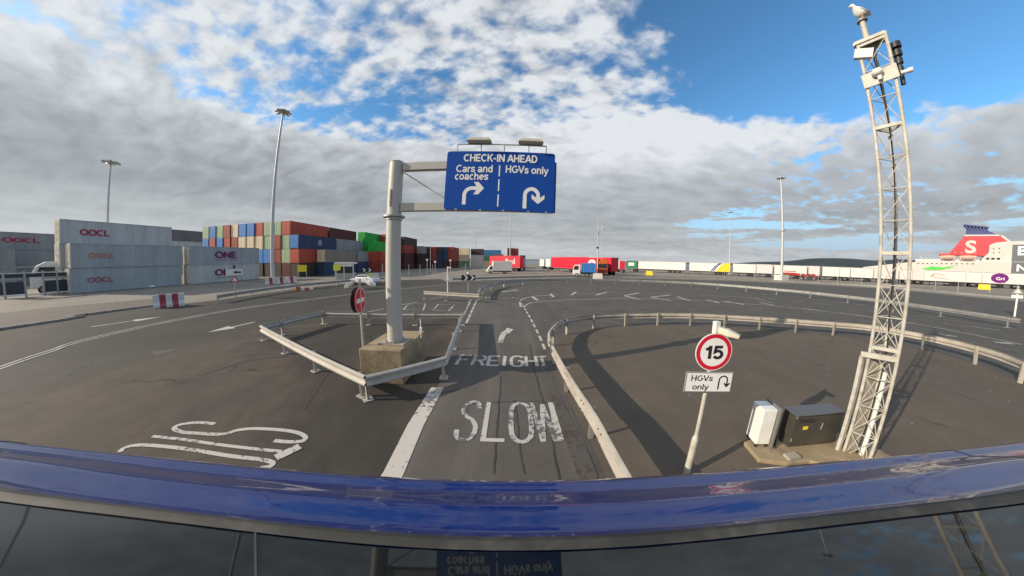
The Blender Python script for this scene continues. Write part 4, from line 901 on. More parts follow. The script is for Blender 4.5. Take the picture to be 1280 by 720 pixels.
LOGO = mat('logo_crimson', (0.42, 0.01, 0.06), 0.6, var=0.1); LOGO2 = mat('logo_faded_orange', (0.50, 0.20, 0.13), 0.6, var=0.3, scale=5); LOGO3 = mat('logo_faded_pink', (0.34, 0.10, 0.14), 0.6, var=0.3, scale=5); LOGO4 = mat('logo_magenta', (0.16, 0.01, 0.10), 0.6, var=0.1)
XA, YA = -50.3-CW, 13.4
XB = XA-CW-0.05
n_lev = ['on the ground', 'second up', 'third up', 'on top, fourth up']
for lv, lb, lg in ((0, 'grey container with faded pink logo, at the bottom right of the nearest stack', LOGO3), (1, 'grey container with faded orange logo, second up in the nearest stack', LOGO2)):
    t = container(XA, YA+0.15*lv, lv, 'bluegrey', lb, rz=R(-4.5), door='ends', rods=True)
    side_text(t, 'OOCL', 1.5+0.1*lv, 1.45, 0.62, lg, 2.5)
for lv, lb in ((0, 'grey container with dirty doors coloured as sunlit cream, ground level, far left of the nearest stack'), (1, 'grey container with dirty doors coloured as sunlit cream, directly under the topmost one of the nearest stack')):
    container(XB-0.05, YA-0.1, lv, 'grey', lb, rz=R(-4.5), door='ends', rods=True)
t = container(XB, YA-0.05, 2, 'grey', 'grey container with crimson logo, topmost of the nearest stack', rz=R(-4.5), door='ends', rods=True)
side_text(t, 'OOCL', 1.75, 1.45, 0.78, LOGO, 2.9)
for lv in (0, 1):
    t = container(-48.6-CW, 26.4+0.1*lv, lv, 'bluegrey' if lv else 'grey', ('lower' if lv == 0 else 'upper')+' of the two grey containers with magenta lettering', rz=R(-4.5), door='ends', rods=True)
    side_text(t, 'ONE', 3.9, 1.6, 1.1, LOGO4, 3.9); MB().box(CW+0.01, CW+0.016, 3.9, 7.8, 0.70, 0.78).build('underline', LOGO3, t)
# far left stack
for lv in range(3):
    t = container(-84.5, 12.6, lv, 'midgrey', 'grey container with small red logo at the far left edge, '+['bottom', 'middle', 'top'][lv]+' of three', door='midgrey')
    if lv == 2: side_text(t, 'OOCL', 1.4, 1.6, 0.75, LOGO, 4.0)
for lv in range(2): container(-84.0+CW, 8.6, lv, 'midgrey', 'pale blue grey container end at the far left edge, '+['lower', 'upper'][lv], Ln=6.06)
# dark grey one seen above the nearest stack
bx_, by_ = pol(206, 98)
for lv in range(4): container(bx_, by_, lv, ['midgrey', 'purple', 'grey', 'purple'][lv], 'dark grey container behind the near stacks, '+n_lev[lv], door='pale')
# the coloured row of container ends
rowL = {3: ['red', 'pale', 'pale', 'red', 'blue', 'blue', 'cream', 'brick', 'pale', 'blue', 'pale'],
        2: ['pale', 'brick', 'pale', 'cream', 'cream', 'cream', 'brick', 'red', 'blue', 'red', 'blue'],
        1: ['pale', 'brick', 'blue', 'blue', 'cream', 'red', 'grey', 'blue', 'brick', 'grey', 'brick'],
        0: ['maroon', 'dark', 'dark', 'dark', 'maroon', 'dark', 'dark', 'dark', 'dark', 'dark', 'dark']}
nth = ['first', 'second', 'third', 'fourth', 'fifth', 'sixth', 'seventh', 'eighth', 'ninth', 'tenth', 'eleventh']
lvn = ['ground level', 'second level', 'third level', 'top level']
for lv, cols in rowL.items():
    for i, c in enumerate(cols):
        container(-45.7-2.62*(i+1)+0.12, 44.5-0.12*i+random.uniform(-.06, .06), lv, c, '%s container end in the long row, %s, %s from its right end' % (CNAME[c], lvn[lv], nth[i]))
# long sides running away from the right hand end of that row
for (x, y, lv, c, lb) in ((-48.2, 57.2, 3, 'maroon', 'second dark maroon container on the top level, farther along'),
     (-45.7, 44.3, 2, 'blue', 'blue container with side coloured navy for shade, third level at the corner of the row'),
     (-45.7, 57.0, 2, 'midgrey', 'mid grey container behind the blue one, third level'),
     (-45.7, 44.4, 1, 'red', 'orange red container end, second level under the blue container'),
     (-45.7, 57.0, 1, 'beige', 'grey beige container side, second level, behind the orange red end'),
     (-43.0, 49.5, 1, 'beige', 'container with cream end and side coloured grey beige for shade, beside the dark gap, second level'),
     (-43.0, 62.2, 1, 'midgrey', 'mid grey container side beyond the grey beige one, second level'),
     (-45.7, 44.5, 0, 'dark', 'dark brown container on the ground at the corner of the row'),
     (-43.0, 49.4, 0, 'navy', 'navy blue container on the ground under the cream ended one'),
     (-43.0, 62.2, 0, 'navy', 'second navy blue container on the ground, farther along'),
     (-45.7, 57.0, 0, 'dark', 'dark brown container on the ground behind the corner one'),
     (-48.2, 57.2, 2, 'maroon', 'dark maroon container behind the row, third level'),
     (-48.2, 57.2, 1, 'dark', 'dark brown container behind the row, second level'),
     (-48.2, 57.2, 0, 'dark', 'dark brown container behind the row, ground level'),
     (-43.0, 74.8, 0, 'midgrey', 'mid grey container on the ground near the green stack')):
    t = container(x, y, lv, c if c != 'blue' else 'navy', lb, door='blue' if c == 'blue' else ('cream' if 'cream' in lb and lv == 1 else None))  # blue and cream ended boxes: side shade put into the darker body colour
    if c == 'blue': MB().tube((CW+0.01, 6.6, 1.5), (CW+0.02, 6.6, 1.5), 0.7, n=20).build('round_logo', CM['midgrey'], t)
def cstack(px, D, cols, lbl, Ln=12.19, rz=0.0, off=(0, 0), door=None):
    x, y = pol(px, D)
    for lv, c in enumerate(cols):
        if c: container(x+off[0], y+off[1], lv, c, '%s container %s, %s' % (CNAME[c], lbl, lvn[lv]), Ln=Ln, rz=rz)
cstack(447.5, 84, ['midgrey', 'green', 'green', 'green'], 'in the bright green stack left of the sign pole')
cstack(460, 79, ['brick', 'red', 'green'], 'in the front stack beside the sign pole')
cstack(467, 79.5, ['brick', 'red', None], 'in the second stack beside the sign pole')
cstack(474, 90, ['maroon', 'brick', 'teal', 'brick'], 'in the stack half hidden by the sign pole')
cstack(484, 95, ['maroon', 'dark', 'maroon'], 'behind the sign pole')
cstack(498, 97, ['maroon', 'maroon', 'brick', 'dark'], 'in the first stack right of the sign pole')
cstack(507, 104, ['dark', 'maroon', 'maroon'], 'in the second stack right of the sign pole')
cstack(521, 104, ['dark', 'dark', 'midgrey'], 'under the grey topped stack right of the sign pole')
for i, (px, cols) in enumerate(((531, ['dark', 'dark', 'maroon']), (538, ['maroon', 'brick', 'brick']), (545, ['navy', 'navy', 'dark']), (552, ['dark', 'navy', 'navy']), (559, ['maroon', 'brick', 'brick']))):
    cstack(px, 108, cols, 'in the %s stack of the far dark group' % nth[i])
cstack(586, 122, ['teal', 'beige', 'cream'], 'in the cream topped far stack', 6.06, R(90))
cstack(604, 124, ['white', 'white', 'dark'], 'in the black and white far stack', 6.06, R(90))
cstack(626, 135, ['beige', 'teal', 'sky'], 'in the blue topped far stack', 12.19, R(88))
cstack(612, 150, ['maroon', 'brick', 'maroon'], 'in the far red stack beyond the white box van')
cstack(621, 104, ['maroon', 'brick'], 'in the low red stack behind the white box van', 6.06)
cstack(634, 112, ['brick', 'brick', 'maroon'], 'in the left of two stacks above the red trailer', 6.06)
cstack(641, 113, ['maroon', 'brick', 'brick'], 'in the right of two stacks above the red trailer', 6.06)
cstack(650, 120, ['dark', 'teal'], 'in the low dark green stack above the red trailer', 6.06)

# ------------------------------------------------------------------ high mast lamps
ALU = mat('lamp_post_grey', (0.52, 0.53, 0.52), 0.5, 0.2, var=0.08, scale=0.5)
def high_lamp(px, D, ptop, label, base_h=0.0, heads=8, rad=0.22, hub=1.0):
    x, y = pol(px, D); H = zat(ptop[0], ptop[1], D)
    t = thing('high_mast_lamp', label, 'lamp post', (x, y, 0.0), 0, 'tall floodlight masts in the port')
    if base_h: MB().box(-1.3, 1.3, -1.1, 1.1, 0.0, base_h).build('concrete_base', WHT2, t, bevel=0.03)
    MB().tube((0, 0, base_h), (0, 0, H-0.5), rad, rad*0.45, n=12).build('pole', ALU, t, smooth=True)
    if heads:
        MB().tube((0, 0, H-0.7), (0, 0, H), 0.35*hub, 0.25*hub, n=12).tube((0, 0, H-0.35), (0, 0, H-0.2), 1.0*hub, n=16).build('head_ring', ALU, t)
        for k in range(heads):
            a = 2*math.pi*k/heads; c = (1.25*hub*math.cos(a), 1.25*hub*math.sin(a), H-0.45)
            MB().loft([[(c[0]-.25*hub, c[1]-.25*hub, c[2]), (c[0]+.25*hub, c[1]-.25*hub, c[2]), (c[0]+.25*hub, c[1]+.25*hub, c[2]), (c[0]-.25*hub, c[1]+.25*hub, c[2])], [(c[0]*0.8-.12*hub, c[1]*0.8-.12*hub, c[2]+.3*hub), (c[0]*0.8+.12*hub, c[1]*0.8-.12*hub, c[2]+.3*hub), (c[0]*0.8+.12*hub, c[1]*0.8+.12*hub, c[2]+.3*hub), (c[0]*0.8-.12*hub, c[1]*0.8+.12*hub, c[2]+.3*hub)]]).build('floodlight', ALU, t)
    return t
high_lamp(340.5, 47, (356, 138), 'tall floodlight mast in front of the coloured container row', 0, 8, 0.30, 0.85)
high_lamp(135.5, 60, (145, 201), 'floodlight mast rising behind the nearest grey container stack', 0, 8, 0.22, 0.8)
t = high_lamp(977.5, 79, (983, 220), 'floodlight mast on a white block in front of the lorry row', 1.6, 8, 0.36, 0.85)
MB().box(-0.5, 0.5, -0.6, 0.1, 12.0, 12.4).build('maintenance_box', ALU, t)
t = high_lamp(747, 62, (748, 272), 'slim camera mast above the orange lorry cab', 0, 0, 0.15)
MB().bar((0, 0, 10.2), (1.3, 0, 11.1), 0.12).box(1.1, 1.8, -0.2, 0.2, 11.0, 11.25).build('arm', ALU, t); MB().box(-0.25, 0.2, -0.2, 0.2, 9.9, 10.6).build('camera_box', ALU, t); MB().box(-0.3, 0.15, -0.2, 0.2, 6.6, 7.0).build('camera_box', BLACK, t)
high_lamp(752, 66, (752, 275), 'thinner pole standing beside the slim camera mast', 0, 0, 0.08)
high_lamp(912, 112, (914, 264), 'distant floodlight mast left of the one on the white block', 0, 6, 0.25, 0.9)
high_lamp(594, 130, (594, 281), 'first thin distant mast beneath the blue sign board', 0, 0, 0.22)
high_lamp(617, 160, (617, 283), 'second thin distant mast beneath the blue sign board', 0, 0, 0.2)
high_lamp(637.5, 92, (638, 262), 'distant mast under the middle of the blue sign, above the red trailer', 0, 6, 0.25, 0.8)

# ------------------------------------------------------------------ lorries and trailers
TYRE = DARK; CHAS = mat('chassis_dark', (0.05, 0.05, 0.05), 0.7, var=0.2)
TW = {'white': mat('trailer_white', (0.80, 0.76, 0.70), 0.5, var=0.05, scale=0.8, dirt=(0.5, 0.45, 0.38), dirtf=0.35), 'red': mat('trailer_red', (0.62, 0.015, 0.04), 0.5, var=0.08, scale=0.6), 'green': mat('trailer_green', (0.02, 0.16, 0.08), 0.5, var=0.1), 'grey': mat('trailer_grey', (0.35, 0.35, 0.35), 0.6, var=0.1), 'pink': mat('trailer_pale', (0.72, 0.64, 0.62), 0.5, var=0.05)}
def box_trailer(a, b, label, col='white', H=4.0, clean=True, rear=None, side=1):
    "a, b: ends of the near lower edge, left and right as seen"
    a, b = Vector((a[0], a[1], 0)), Vector((b[0], b[1], 0)); Ln = (b-a).length
    t = thing('semi_trailer', label, 'trailer', a, math.atan2((b-a).y, (b-a).x), 'trailers parked in the lorry park')
    bm_ = MB().box(0, Ln, 0.0, 2.5, 1.12, H).build('body', TW[col], t, bevel=0.03)
    MB().box(0, Ln, -0.02, 0.0, H-0.14, H-0.02).build('top_rail', GALV if col == 'white' else TW[col], t)
    MB().box(0, Ln, -0.02, 0.0, 1.12, 1.24).build('side_rail', GREY, t)
    MB().box(0.2, Ln-0.2, 0.7, 1.8, 0.85, 1.1).build('chassis', CHAS, t)
    for f_ in ((0.68, 0.78, 0.88) if Ln > 8 else (0.7, 0.85)):
        for yy in (0.02, 2.15): MB().tube((Ln*f_, yy, 0.5), (Ln*f_, yy+0.3, 0.5), 0.5, n=16).build('wheel', TYRE, t)
    for yy in (0.3, 2.2): MB().bar((Ln*0.28, yy, 0), (Ln*0.28, yy, 0.9), 0.12).build('landing_leg', CHAS, t)
    MB().box(Ln*0.32, Ln*0.62, 0.0, 0.04, 0.45, 0.85).build('side_guard', GREY, t)
    return t, Ln
def lpt(px, off=0.0):
    "point on the long line of parked trailers on the bearing of column px"
    v = ray(px, 330); A = Vector((50, 88)); dv = Vector((80, -66)); u = Vector((v.x, v.y))
    nrm_ = Vector((-dv.y, dv.x)).normalized(); A = A+nrm_*(-off) if False else A-nrm_*off*-1
    den = u.x*dv.y-u.y*dv.x; s_ = (A.x*dv.y-A.y*dv.x)/den; return (u.x*s_, u.y*s_)
rows_ = [(798, 857, 'white', 'long white trailer first in the row, right of the green one'), (862, 913, 'white', 'white trailer with a yellow end and blue stripes'), (917, 945, 'white', 'white trailer just right of the yellow ended one'), (946, 966, 'pink', 'pale trailer left of the floodlight mast on the white block'),
  (969, 1009, 'white', 'white trailer behind the floodlight mast and orange low loader'), (1012, 1027, 'pink', 'short pale trailer right of the orange low loader'), (1029, 1050, 'white', 'white trailer midway between orange low loader and lattice mast'), (1051, 1063, 'white', 'short white trailer with a dark load in front'), (1065, 1092, 'white', 'white trailer immediately left of the lattice mast'), (1094, 1124, 'pink', 'pale trailer seen through the lattice mast'),
  (1127, 1141, 'white', 'white trailer partly behind the right leg of the lattice mast'), (1142, 1156, 'pink', 'short pale trailer right of the lattice mast'), (1157, 1208, 'white', 'long white trailer with a faint red swirl on its side'), (1210, 1228, 'white', 'plain white trailer between the swirl and the purple logo'), (1231, 1257, 'white', 'white trailer with a round purple logo'), (1259, 1290, 'white', 'white trailer cut by the right edge of the picture')]
PURP = mat('logo_purple', (0.17, 0.015, 0.20), 0.5, var=0.1); ORNG = mat('swirl_red', (0.60, 0.18, 0.12), 0.5, var=0.15)
for i, (pa, pb, c, lb) in enumerate(rows_):
    t, Ln = box_trailer(lpt(pa), lpt(pb), lb, c, 4.05)
    if i == 1:
        flat(t, 'yellow_panel', [(Ln*0.66, 1.2), (Ln, 1.2), (Ln, 4.0), (Ln*0.86, 4.0), (Ln*0.76, 3.0)], YEL, -0.03, 0.02)
        for k in range(2): flat(t, 'blue_stripe', [(Ln*(0.53+.05*k), 1.4), (Ln*(0.56+.05*k), 1.4), (Ln*(0.66+.05*k), 3.1), (Ln*(0.76+.04*k), 3.9), (Ln*(0.72+.04*k), 3.9), (Ln*(0.62+.05*k), 3.0)], SIGNB if k == 0 else TYRE, -0.032, 0.01)
    if i == 12:
        sw = smoothline([(Ln*.25, 2.9), (Ln*.15, 2.55), (Ln*.22, 2.2), (Ln*.42, 1.9), (Ln*.6, 1.8)], 4); up_ = smoothline([(Ln*.18, 3.0), (Ln*.35, 3.1), (Ln*.5, 2.7)], 4)
        for q in (sw, up_): flat(t, 'red_swirl', q+[(a, b+0.14) for a, b in q[::-1]], ORNG, -0.03, 0.02)
    if i == 14:
        flat(t, 'round_logo', [(Ln*.78+1.9*math.cos(R(a)), 2.65+1.25*math.sin(R(a))) for a in range(0, 360, 15)], PURP, -0.03, 0.02)
        text('Gri', 1.1, WHITER, t, (Ln*.80, -0.04, 2.5), fr, bold=0.03, sx=1.3)
# dark green and white pair, red and white ends
t, _ = box_trailer(lpt(783), lpt(797), 'green trailer with white patches left of the long white trailer', 'green', 4.1); MB().box(0.8, 3.0, -0.04, -0.02, 2.2, 3.4).build('white_patch', WHITE, t)
a_, b_ = pol(769.5, 92), pol(774.5, 92); box_trailer(a_, b_, 'white trailer end left of the small red one', 'white', 4.3)
a_, b_ = pol(775, 88), pol(781, 88); box_trailer(a_, b_, 'small red trailer end between white and green ones', 'red', 3.9)
a_, b_ = pol(674.5, 108), pol(680, 107); box_trailer(a_, b_, 'left one of two white trailer ends beside the long red trailers', 'white', 4.1)
a_, b_ = pol(682, 100), pol(688, 99); box_trailer(a_, b_, 'right one of two white trailer ends beside the long red trailers', 'white', 4.2)
# long red curtain siders
t, Ln = box_trailer(pol(689, 92), pol(727, 76), 'farther of the two long red curtain sided trailers', 'red', 4.75)
t, Ln = box_trailer(pol(725, 76), pol(764, 66), 'nearer long red curtain sided trailer behind the orange cab', 'red', 4.6)
rg_ = [(Ln*.42+1.6*math.cos(R(a)), 3.1+1.0*math.sin(R(a))) for a in range(0, 360, 20)]
flat(t, 'round_badge', rg_, TW['pink'], -0.03, 0.01); text('m', 1.5, SIGNR, t, (Ln*.42, -0.05, 3.0), fr, bold=0.04, sx=1.3)
# red trailer with white lettering behind the van
t, Ln = box_trailer(pol(612, 86), pol(650, 80), 'red trailer with pale lettering behind the white box van', 'red', 4.9)
text('Red', 2.3, TW['pink'], t, (Ln*.69, -0.04, 3.1), fr, bold=0.06, sx=1.0)
box_trailer(pol(650.3, 82), pol(657, 92), 'grey trailer end right of the red lettered trailer', 'grey', 4.2)

def wheels(t, pts, r=0.48, wd=0.28):
    for x, y in pts:
        o = MB().tube((x, y, r), (x, y+wd, r), r, n=18).build('wheel', TYRE, t)
        MB().tube((x, y-0.01, r), (x, y, r), r*0.55, n=12).build('rim', GALV, o)
# white box van, nose to the left
a_ = Vector(pol(609, 66)+(0,)); b_ = Vector(pol(640, 67)+(0,)); Ln = (b_-a_).length
vn = thing('box_van', 'white box van driving left in front of the red trailer', 'van', a_, math.atan2((b_-a_).y, (b_-a_).x))
k = Ln/6.2
MB().box(1.45*k, 6.2*k, 0.0, 2.1, 0.75, 3.25).build('box_body', TW['white'], vn, bevel=0.04)
MB().prism([(0.0, 0.45), (0.0, 0.95), (0.25*k, 1.15), (0.75*k, 1.95), (1.42*k, 2.1), (1.42*k, 0.45)], 0.05, 2.0, 'y').build('cab', WHITE, vn, bevel=0.05)
MB().prism([(0.42*k, 1.22), (0.82*k, 1.85), (1.25*k, 1.88), (1.25*k, 1.22)], 0.035, 0.045, 'y').build('side_window', GLASSD, vn)
MB().box(1.35*k, 6.1*k, 0.2, 1.9, 0.45, 0.72).build('chassis', CHAS, vn)
wheels(vn, [(0.9*k, 0.03), (4.6*k, 0.03), (0.9*k, 1.75), (4.6*k, 1.75)], 0.36, 0.25)
# blue tipper, white cab to the left
a_ = Vector(pol(716, 58)+(0,)); b_ = Vector(pol(745, 58)+(0,)); Ln = (b_-a_).length
bt = thing('tipper_lorry', 'white cabbed lorry with a ribbed blue body in front of the red trailers', 'lorry', a_, math.atan2((b_-a_).y, (b_-a_).x))
MB().prism([(0, 0.6), (0.02, 1.6), (0.35, 2.7), (1.7, 2.75), (1.7, 0.6)], 0.0, 2.3, 'y').build('cab', WHITE, bt, bevel=0.06)
MB().prism([(0.15, 1.65), (0.45, 2.5), (1.3, 2.5), (1.3, 1.65)], -0.02, -0.005, 'y').build('side_window', GLASSD, bt)
MB().box(1.9, Ln-0.1, 0.0, 2.4, 1.1, 3.15).build('tipper_body', CM['blue'], bt, bevel=0.03)
for i in range(8): MB().box(2.0+i*(Ln-2.3)/8, 2.12+i*(Ln-2.3)/8, -0.06, 0.0, 1.1, 3.15).build('rib', CM['blue'], bt)
MB().box(0.3, Ln-0.2, 0.4, 2.0, 0.7, 1.05).build('chassis', CHAS, bt)
wheels(bt, [(1.0, 0.0), (Ln*.62, 0.0), (Ln*.8, 0.0), (1.0, 2.0), (Ln*.62, 2.0), (Ln*.8, 2.0)])
# orange tractor unit seen from its front corner
ox, oy = pol(746.5, 62)
ot = thing('orange_lorry', 'orange lorry cab facing the camera in front of the red trailers', 'lorry', (ox, oy, 0), R(-16))
ORG = mat('cab_orange', (0.62, 0.13, 0.02), 0.4, var=0.08); ORD = mat('cab_deep_red', (0.34, 0.03, 0.02), 0.45, var=0.1)
MB().box(0, 2.5, 0.0, 2.3, 0.55, 3.7).build('cab', ORG, ot, bevel=0.12)
MB().prism([(0.15, 3.7), (2.35, 3.7), (2.2, 4.1), (0.3, 4.1)], 0.2, 2.2, 'y').build('roof_fairing', ORG, ot, bevel=0.05)
MB().box(0.2, 2.3, -0.03, -0.005, 2.0, 3.05).build('windscreen', GLASSD, ot)
MB().box(0.3, 2.2, -0.03, -0.005, 0.95, 1.7).build('grille', ORD, ot)
for x in (0.12, 2.1): MB().box(x, x+0.3, -0.05, -0.005, 0.7, 0.95).build('headlight', WHITER, ot)
for x in (-0.3, 2.6): MB().box(x, x+0.14, 0.0, 0.2, 2.1, 2.9).build('mirror', BLACK, ot)
MB().box(0.05, 2.45, 2.4, 8.5, 0.7, 1.1).build('chassis', CHAS, ot)
MB().box(0.0, 2.5, 3.0, 9.0, 1.15, 3.4).build('load_body', ORD, ot, bevel=0.03)
for (x, y) in ((0.0, 0.9), (2.2, 0.9), (0.0, 6.5), (2.2, 6.5)): MB().tube((x, y, 0.5), (x+0.3, y, 0.5), 0.5, n=16).build('wheel', TYRE, ot)
# orange low loader before the white row
a_ = Vector(lpt(982)+(0,))*0.93; b_ = Vector(lpt(1024)+(0,))*0.93; Ln = (b_-a_).length
ll_ = thing('low_loader', 'orange red low loader frame beside the floodlight mast', 'trailer', a_, math.atan2((b_-a_).y, (b_-a_).x))
MB().prism([(0, 1.9), (Ln*.35, 1.9), (Ln*.45, 1.3), (Ln, 1.2), (Ln, 0.9), (0, 1.3)], 0, 2.3, 'y')  .build('frame', ORD, ll_, bevel=0.02)
MB().box(0.2, Ln*.33, -0.02, 2.3, 2.2, 2.4).build('side_bar', ORD, ll_)
for i in range(4): MB().box(Ln*(.4+.15*i), Ln*(.47+.15*i), 0.2, 2.0, 1.3, 1.75).build('load_block', ORD, ll_)
wheels(ll_, [(Ln*f_, 0.0) for f_ in (.5, .62, .74, .86)])
for px, yy, c, lb in ((747.5, 52, WHT2, 'white concrete block in front of the orange cab'), (812, 78, YEL, 'yellow block beneath the long white trailer'), (1233, 112, YEL, 'yellow block beneath the purple logo trailer')):
    x, y = pol(px, yy); o = MB().prism([(-1.0, 0), (1.0, 0), (0.9, 1.2), (-0.9, 1.2)], -0.5, 0.5, 'y').build('ballast_block', c, None, bevel=0.03, loc=(x, y, 0.01)); o.rotation_euler.z = -math.atan2(x, y); tag(o, lb, 'block')

# ------------------------------------------------------------------ car, kiosk, small signs
def car(loc, rz, label, m):
    t = thing('parked_car', label, 'car', loc, rz)
    P = [(0.0, 0.45), (0.03, 0.75), (0.85, 0.92), (1.45, 1.38), (2.9, 1.42), (3.75, 0.98), (4.15, 0.9), (4.22, 0.5), (4.1, 0.3), (0.1, 0.3)]
    rings = []
    for y, s_ in ((0.0, 0.93), (0.12, 1.0), (1.58, 1.0), (1.7, 0.93)): rings.append([(2.1+(x-2.1)*(0.985 if s_ < 1 else 1), y+(0.14 if z > 1.1 and y < 0.5 else (-0.14 if z > 1.1 else 0)), z) for x, z in P])
    MB().loft(rings).build('body', m, t, bevel=0.03)
    for y, s_ in ((0.06, -1), (1.64, 1)): MB().prism([(0.98, 0.96), (1.5, 1.32), (2.85, 1.35), (3.4, 1.0)], y-0.01, y+0.01, 'y').build('side_window', GLASSD, t)
    MB().add([(0.88, 0.2, 0.95), (0.88, 1.5, 0.95), (1.42, 1.42, 1.37), (1.42, 0.28, 1.37)], [(0, 1, 2, 3)]).build('windscreen', GLASSD, t)
    for x in (0.8, 3.35):
        for y in (-0.01, 1.5): MB().tube((x, y, 0.31), (x, y+0.2, 0.31), 0.31, n=16).build('wheel', TYRE, t)
    return t
cx_, cy_ = at(437, 355.5)
car((cx_, cy_, 0.004), R(-6), 'white hatchback passing left behind the no entry sign', mat('car_white', (0.74, 0.76, 0.78), 0.3, var=0.04, coat=0.6))
kx, ky = pol(418.5, 52)
kt = thing('kiosk', 'small white framed kiosk with dark windows near the yellow sign', 'kiosk', (kx, ky, 0), R(18))
MB().box(-0.1, 3.5, -0.1, 2.4, 2.75, 3.05).build('roof', WHITE, kt, bevel=0.02)
for x in (0, 1.6, 3.3): MB().box(x, x+0.12, 0, 0.12, 0, 2.75).build('corner_post', WHITE, kt)
MB().box(0.12, 3.3, 0.03, 2.2, 0, 1.1).build('lower_wall', TW['grey'], kt)
for x0, x1 in ((0.13, 1.59), (1.73, 3.29)): MB().box(x0, x1, 0.05, 0.07, 1.1, 2.3).build('window', GLASSD, kt)
MB().box(0.12, 3.3, 0.03, 0.1, 2.32, 2.72).build('fascia', WHITE, kt)
def post_sign(px, D, z0, z1, w_, m, label, posts=1, kind='plate', face=0.0, extra=None):
    x, y = pol(px, D); t = thing('roadside_sign', label, 'road sign', (x, y, 0.01), -math.atan2(x, y)+face)
    for s_ in ([0] if posts == 1 else [-w_/2+0.05, w_/2-0.05]): MB().tube((s_, 0.04, 0), (s_, 0.04, z1), 0.05, n=8).build('post', GALV, t)
    MB().box(-w_/2, w_/2, -0.03, 0.0, z0, z1).build('sign_plate', m, t, bevel=0.004)
    return t
t = post_sign(377.5, 46, 1.75, 2.75, 1.35, YEL, 'yellow board on two posts left of the kiosk', 2)
t = post_sign(421, 44, 1.9, 2.8, 1.05, mat('lime_sign', (0.78, 0.80, 0.05), 0.5, var=0.05), 'lime yellow square sign on a white post in front of the kiosk', 1)
def chevron(px, D, z0, z1, w_, label, n=2):
    t = post_sign(px, D, z0, z1, w_, BLACK, label, 1)
    h = z1-z0
    for k in range(n):
        x0 = -w_/2+w_*(0.18+0.45*k); a = h*0.42
        flat(t, 'white_chevron', [(x0, z1-0.03), (x0+w_*.14, z1-0.03), (x0+w_*.14+a, z0+h/2), (x0+w_*.14, z0+0.03), (x0, z0+0.03), (x0+a, z0+h/2)], WHITER, -0.034, 0.003)
    return t
t = chevron(585.5, 24.3, 1.62, 2.14, 1.30, 'black and white chevron board above the short barrier')
MB().loft([[(0.0+0.14*math.sin(math.pi*i/6)*math.cos(2*math.pi*j/10), -0.05+0.1*math.sin(math.pi*i/6)*math.sin(2*math.pi*j/10), 2.32-0.1*math.cos(math.pi*i/6)) for j in range(10)] for i in range(7)]).build('lamp_head', WHITE, t, smooth=True)
chevron(458, 37, 1.9, 2.4, 1.6, 'distant black and white chevron board left of the sign pole')
t = post_sign(455.5+6, 39, 1.0, 1.65, 0.95, mat('pale_yellow_sign', (0.80, 0.74, 0.25), 0.5, var=0.05), 'pale yellow square sign left of the sign pole', 1)
t = post_sign(469.5, 39, 1.0, 1.65, 0.85, TW['pink'], 'pinkish white square sign left of the sign pole', 1)
x, y = pol(559.5, 25.2); t = thing('slim_post', 'slim white post with a small lamp left of the near chevron board', 'post', (x, y, 0.01))
MB().tube((0, 0, 0), (0, 0, 2.9), 0.055, n=10).build('pole', WHITE, t); MB().box(-0.1, 0.1, -0.08, 0.08, 1.6, 1.9).build('lamp_head', WHITE, t); MB().box(0.05, 0.35, -0.06, 0.06, 2.75, 2.87).build('arm', WHITE, t)
t = post_sign(292.5, 32.5, 2.15, 2.75, 1.5, WHITE, 'white arrow plate above a small red triangle on the left verge', 1)
flat(t, 'arrow', [(-0.1, 2.42), (0.15, 2.6), (0.15, 2.5), (0.6, 2.5), (0.6, 2.34), (0.15, 2.34), (0.15, 2.26)], BLACK, -0.035, 0.003)
flat(t, 'triangle', [(-0.42, 1.5), (0.42, 1.5), (0, 2.12)], SIGNR, -0.035, 0.01); flat(t, 'triangle_centre', [(-0.26, 1.58), (0.26, 1.58), (0, 1.96)], WHITER, -0.04, 0.004)
MB().box(-0.1, 0.12, -0.1, 0.05, 2.85, 3.1).build('lamp_head', BLACK, t)
x, y = at(1268, 396); t = thing('triangle_sign', 'small grey triangle sign on a white post beside the outer crash barrier', 'road sign', (x, y, 0.01), -math.atan2(x, y))
MB().tube((0, 0, 0), (0, 0, 2.6), 0.06, n=10).build('post', WHITE, t); flat(t, 'triangle', [(-0.34, 2.0), (0.34, 2.0), (0, 2.58)], GREY, -0.07, 0.02); flat(t, 'triangle_centre', [(-0.2, 2.08), (0.2, 2.08), (0, 2.42)], WHT2, -0.075, 0.004); MB().box(-0.3, 0.3, -0.07, -0.05, 1.62, 1.88).build('sub_plate', WHITE, t)

# ------------------------------------------------------------------ striped concrete barriers
def barrier(p, q, label, group=None, seg_n=5, end=None):
    p, q = Vector((p[0], p[1], 0)), Vector((q[0], q[1], 0)); Ln = (q-p).length
    t = thing('concrete_barrier', label, 'barrier', (p.x, p.y, 0.01), math.atan2((q-p).y, (q-p).x), group)
    prof = [(-0.36, 0), (0.36, 0), (0.34, 0.18), (0.14, 0.42), (0.09, 1.0), (-0.09, 1.0), (-0.14, 0.42), (-0.34, 0.18)]
    for i in range(seg_n):
        b = MB(); x0, x1 = Ln*i/seg_n, Ln*(i+1)/seg_n
        b.loft([[(x0, a, z) for a, z in prof], [(x1, a, z) for a, z in prof]]); b.build('stripe', REDP if i % 2 else WHT2, t)
    return t
barrier(at(192, 385.5), at(231, 381.5), 'red and white striped concrete barrier block at the end of the left pavement', 'striped concrete barriers')
for i in range(3):
    p0, p1 = Vector(at(332, 356)), Vector(at(371, 353.5)); a_ = p0+(p1-p0)*(i/3.0); b_ = p0+(p1-p0)*((i+0.95)/3.0)
    barrier(a_, b_, 'faded red and white barrier below the tall mast, %s of three' % ['left', 'middle', 'right'][i], 'striped concrete barriers', 3)
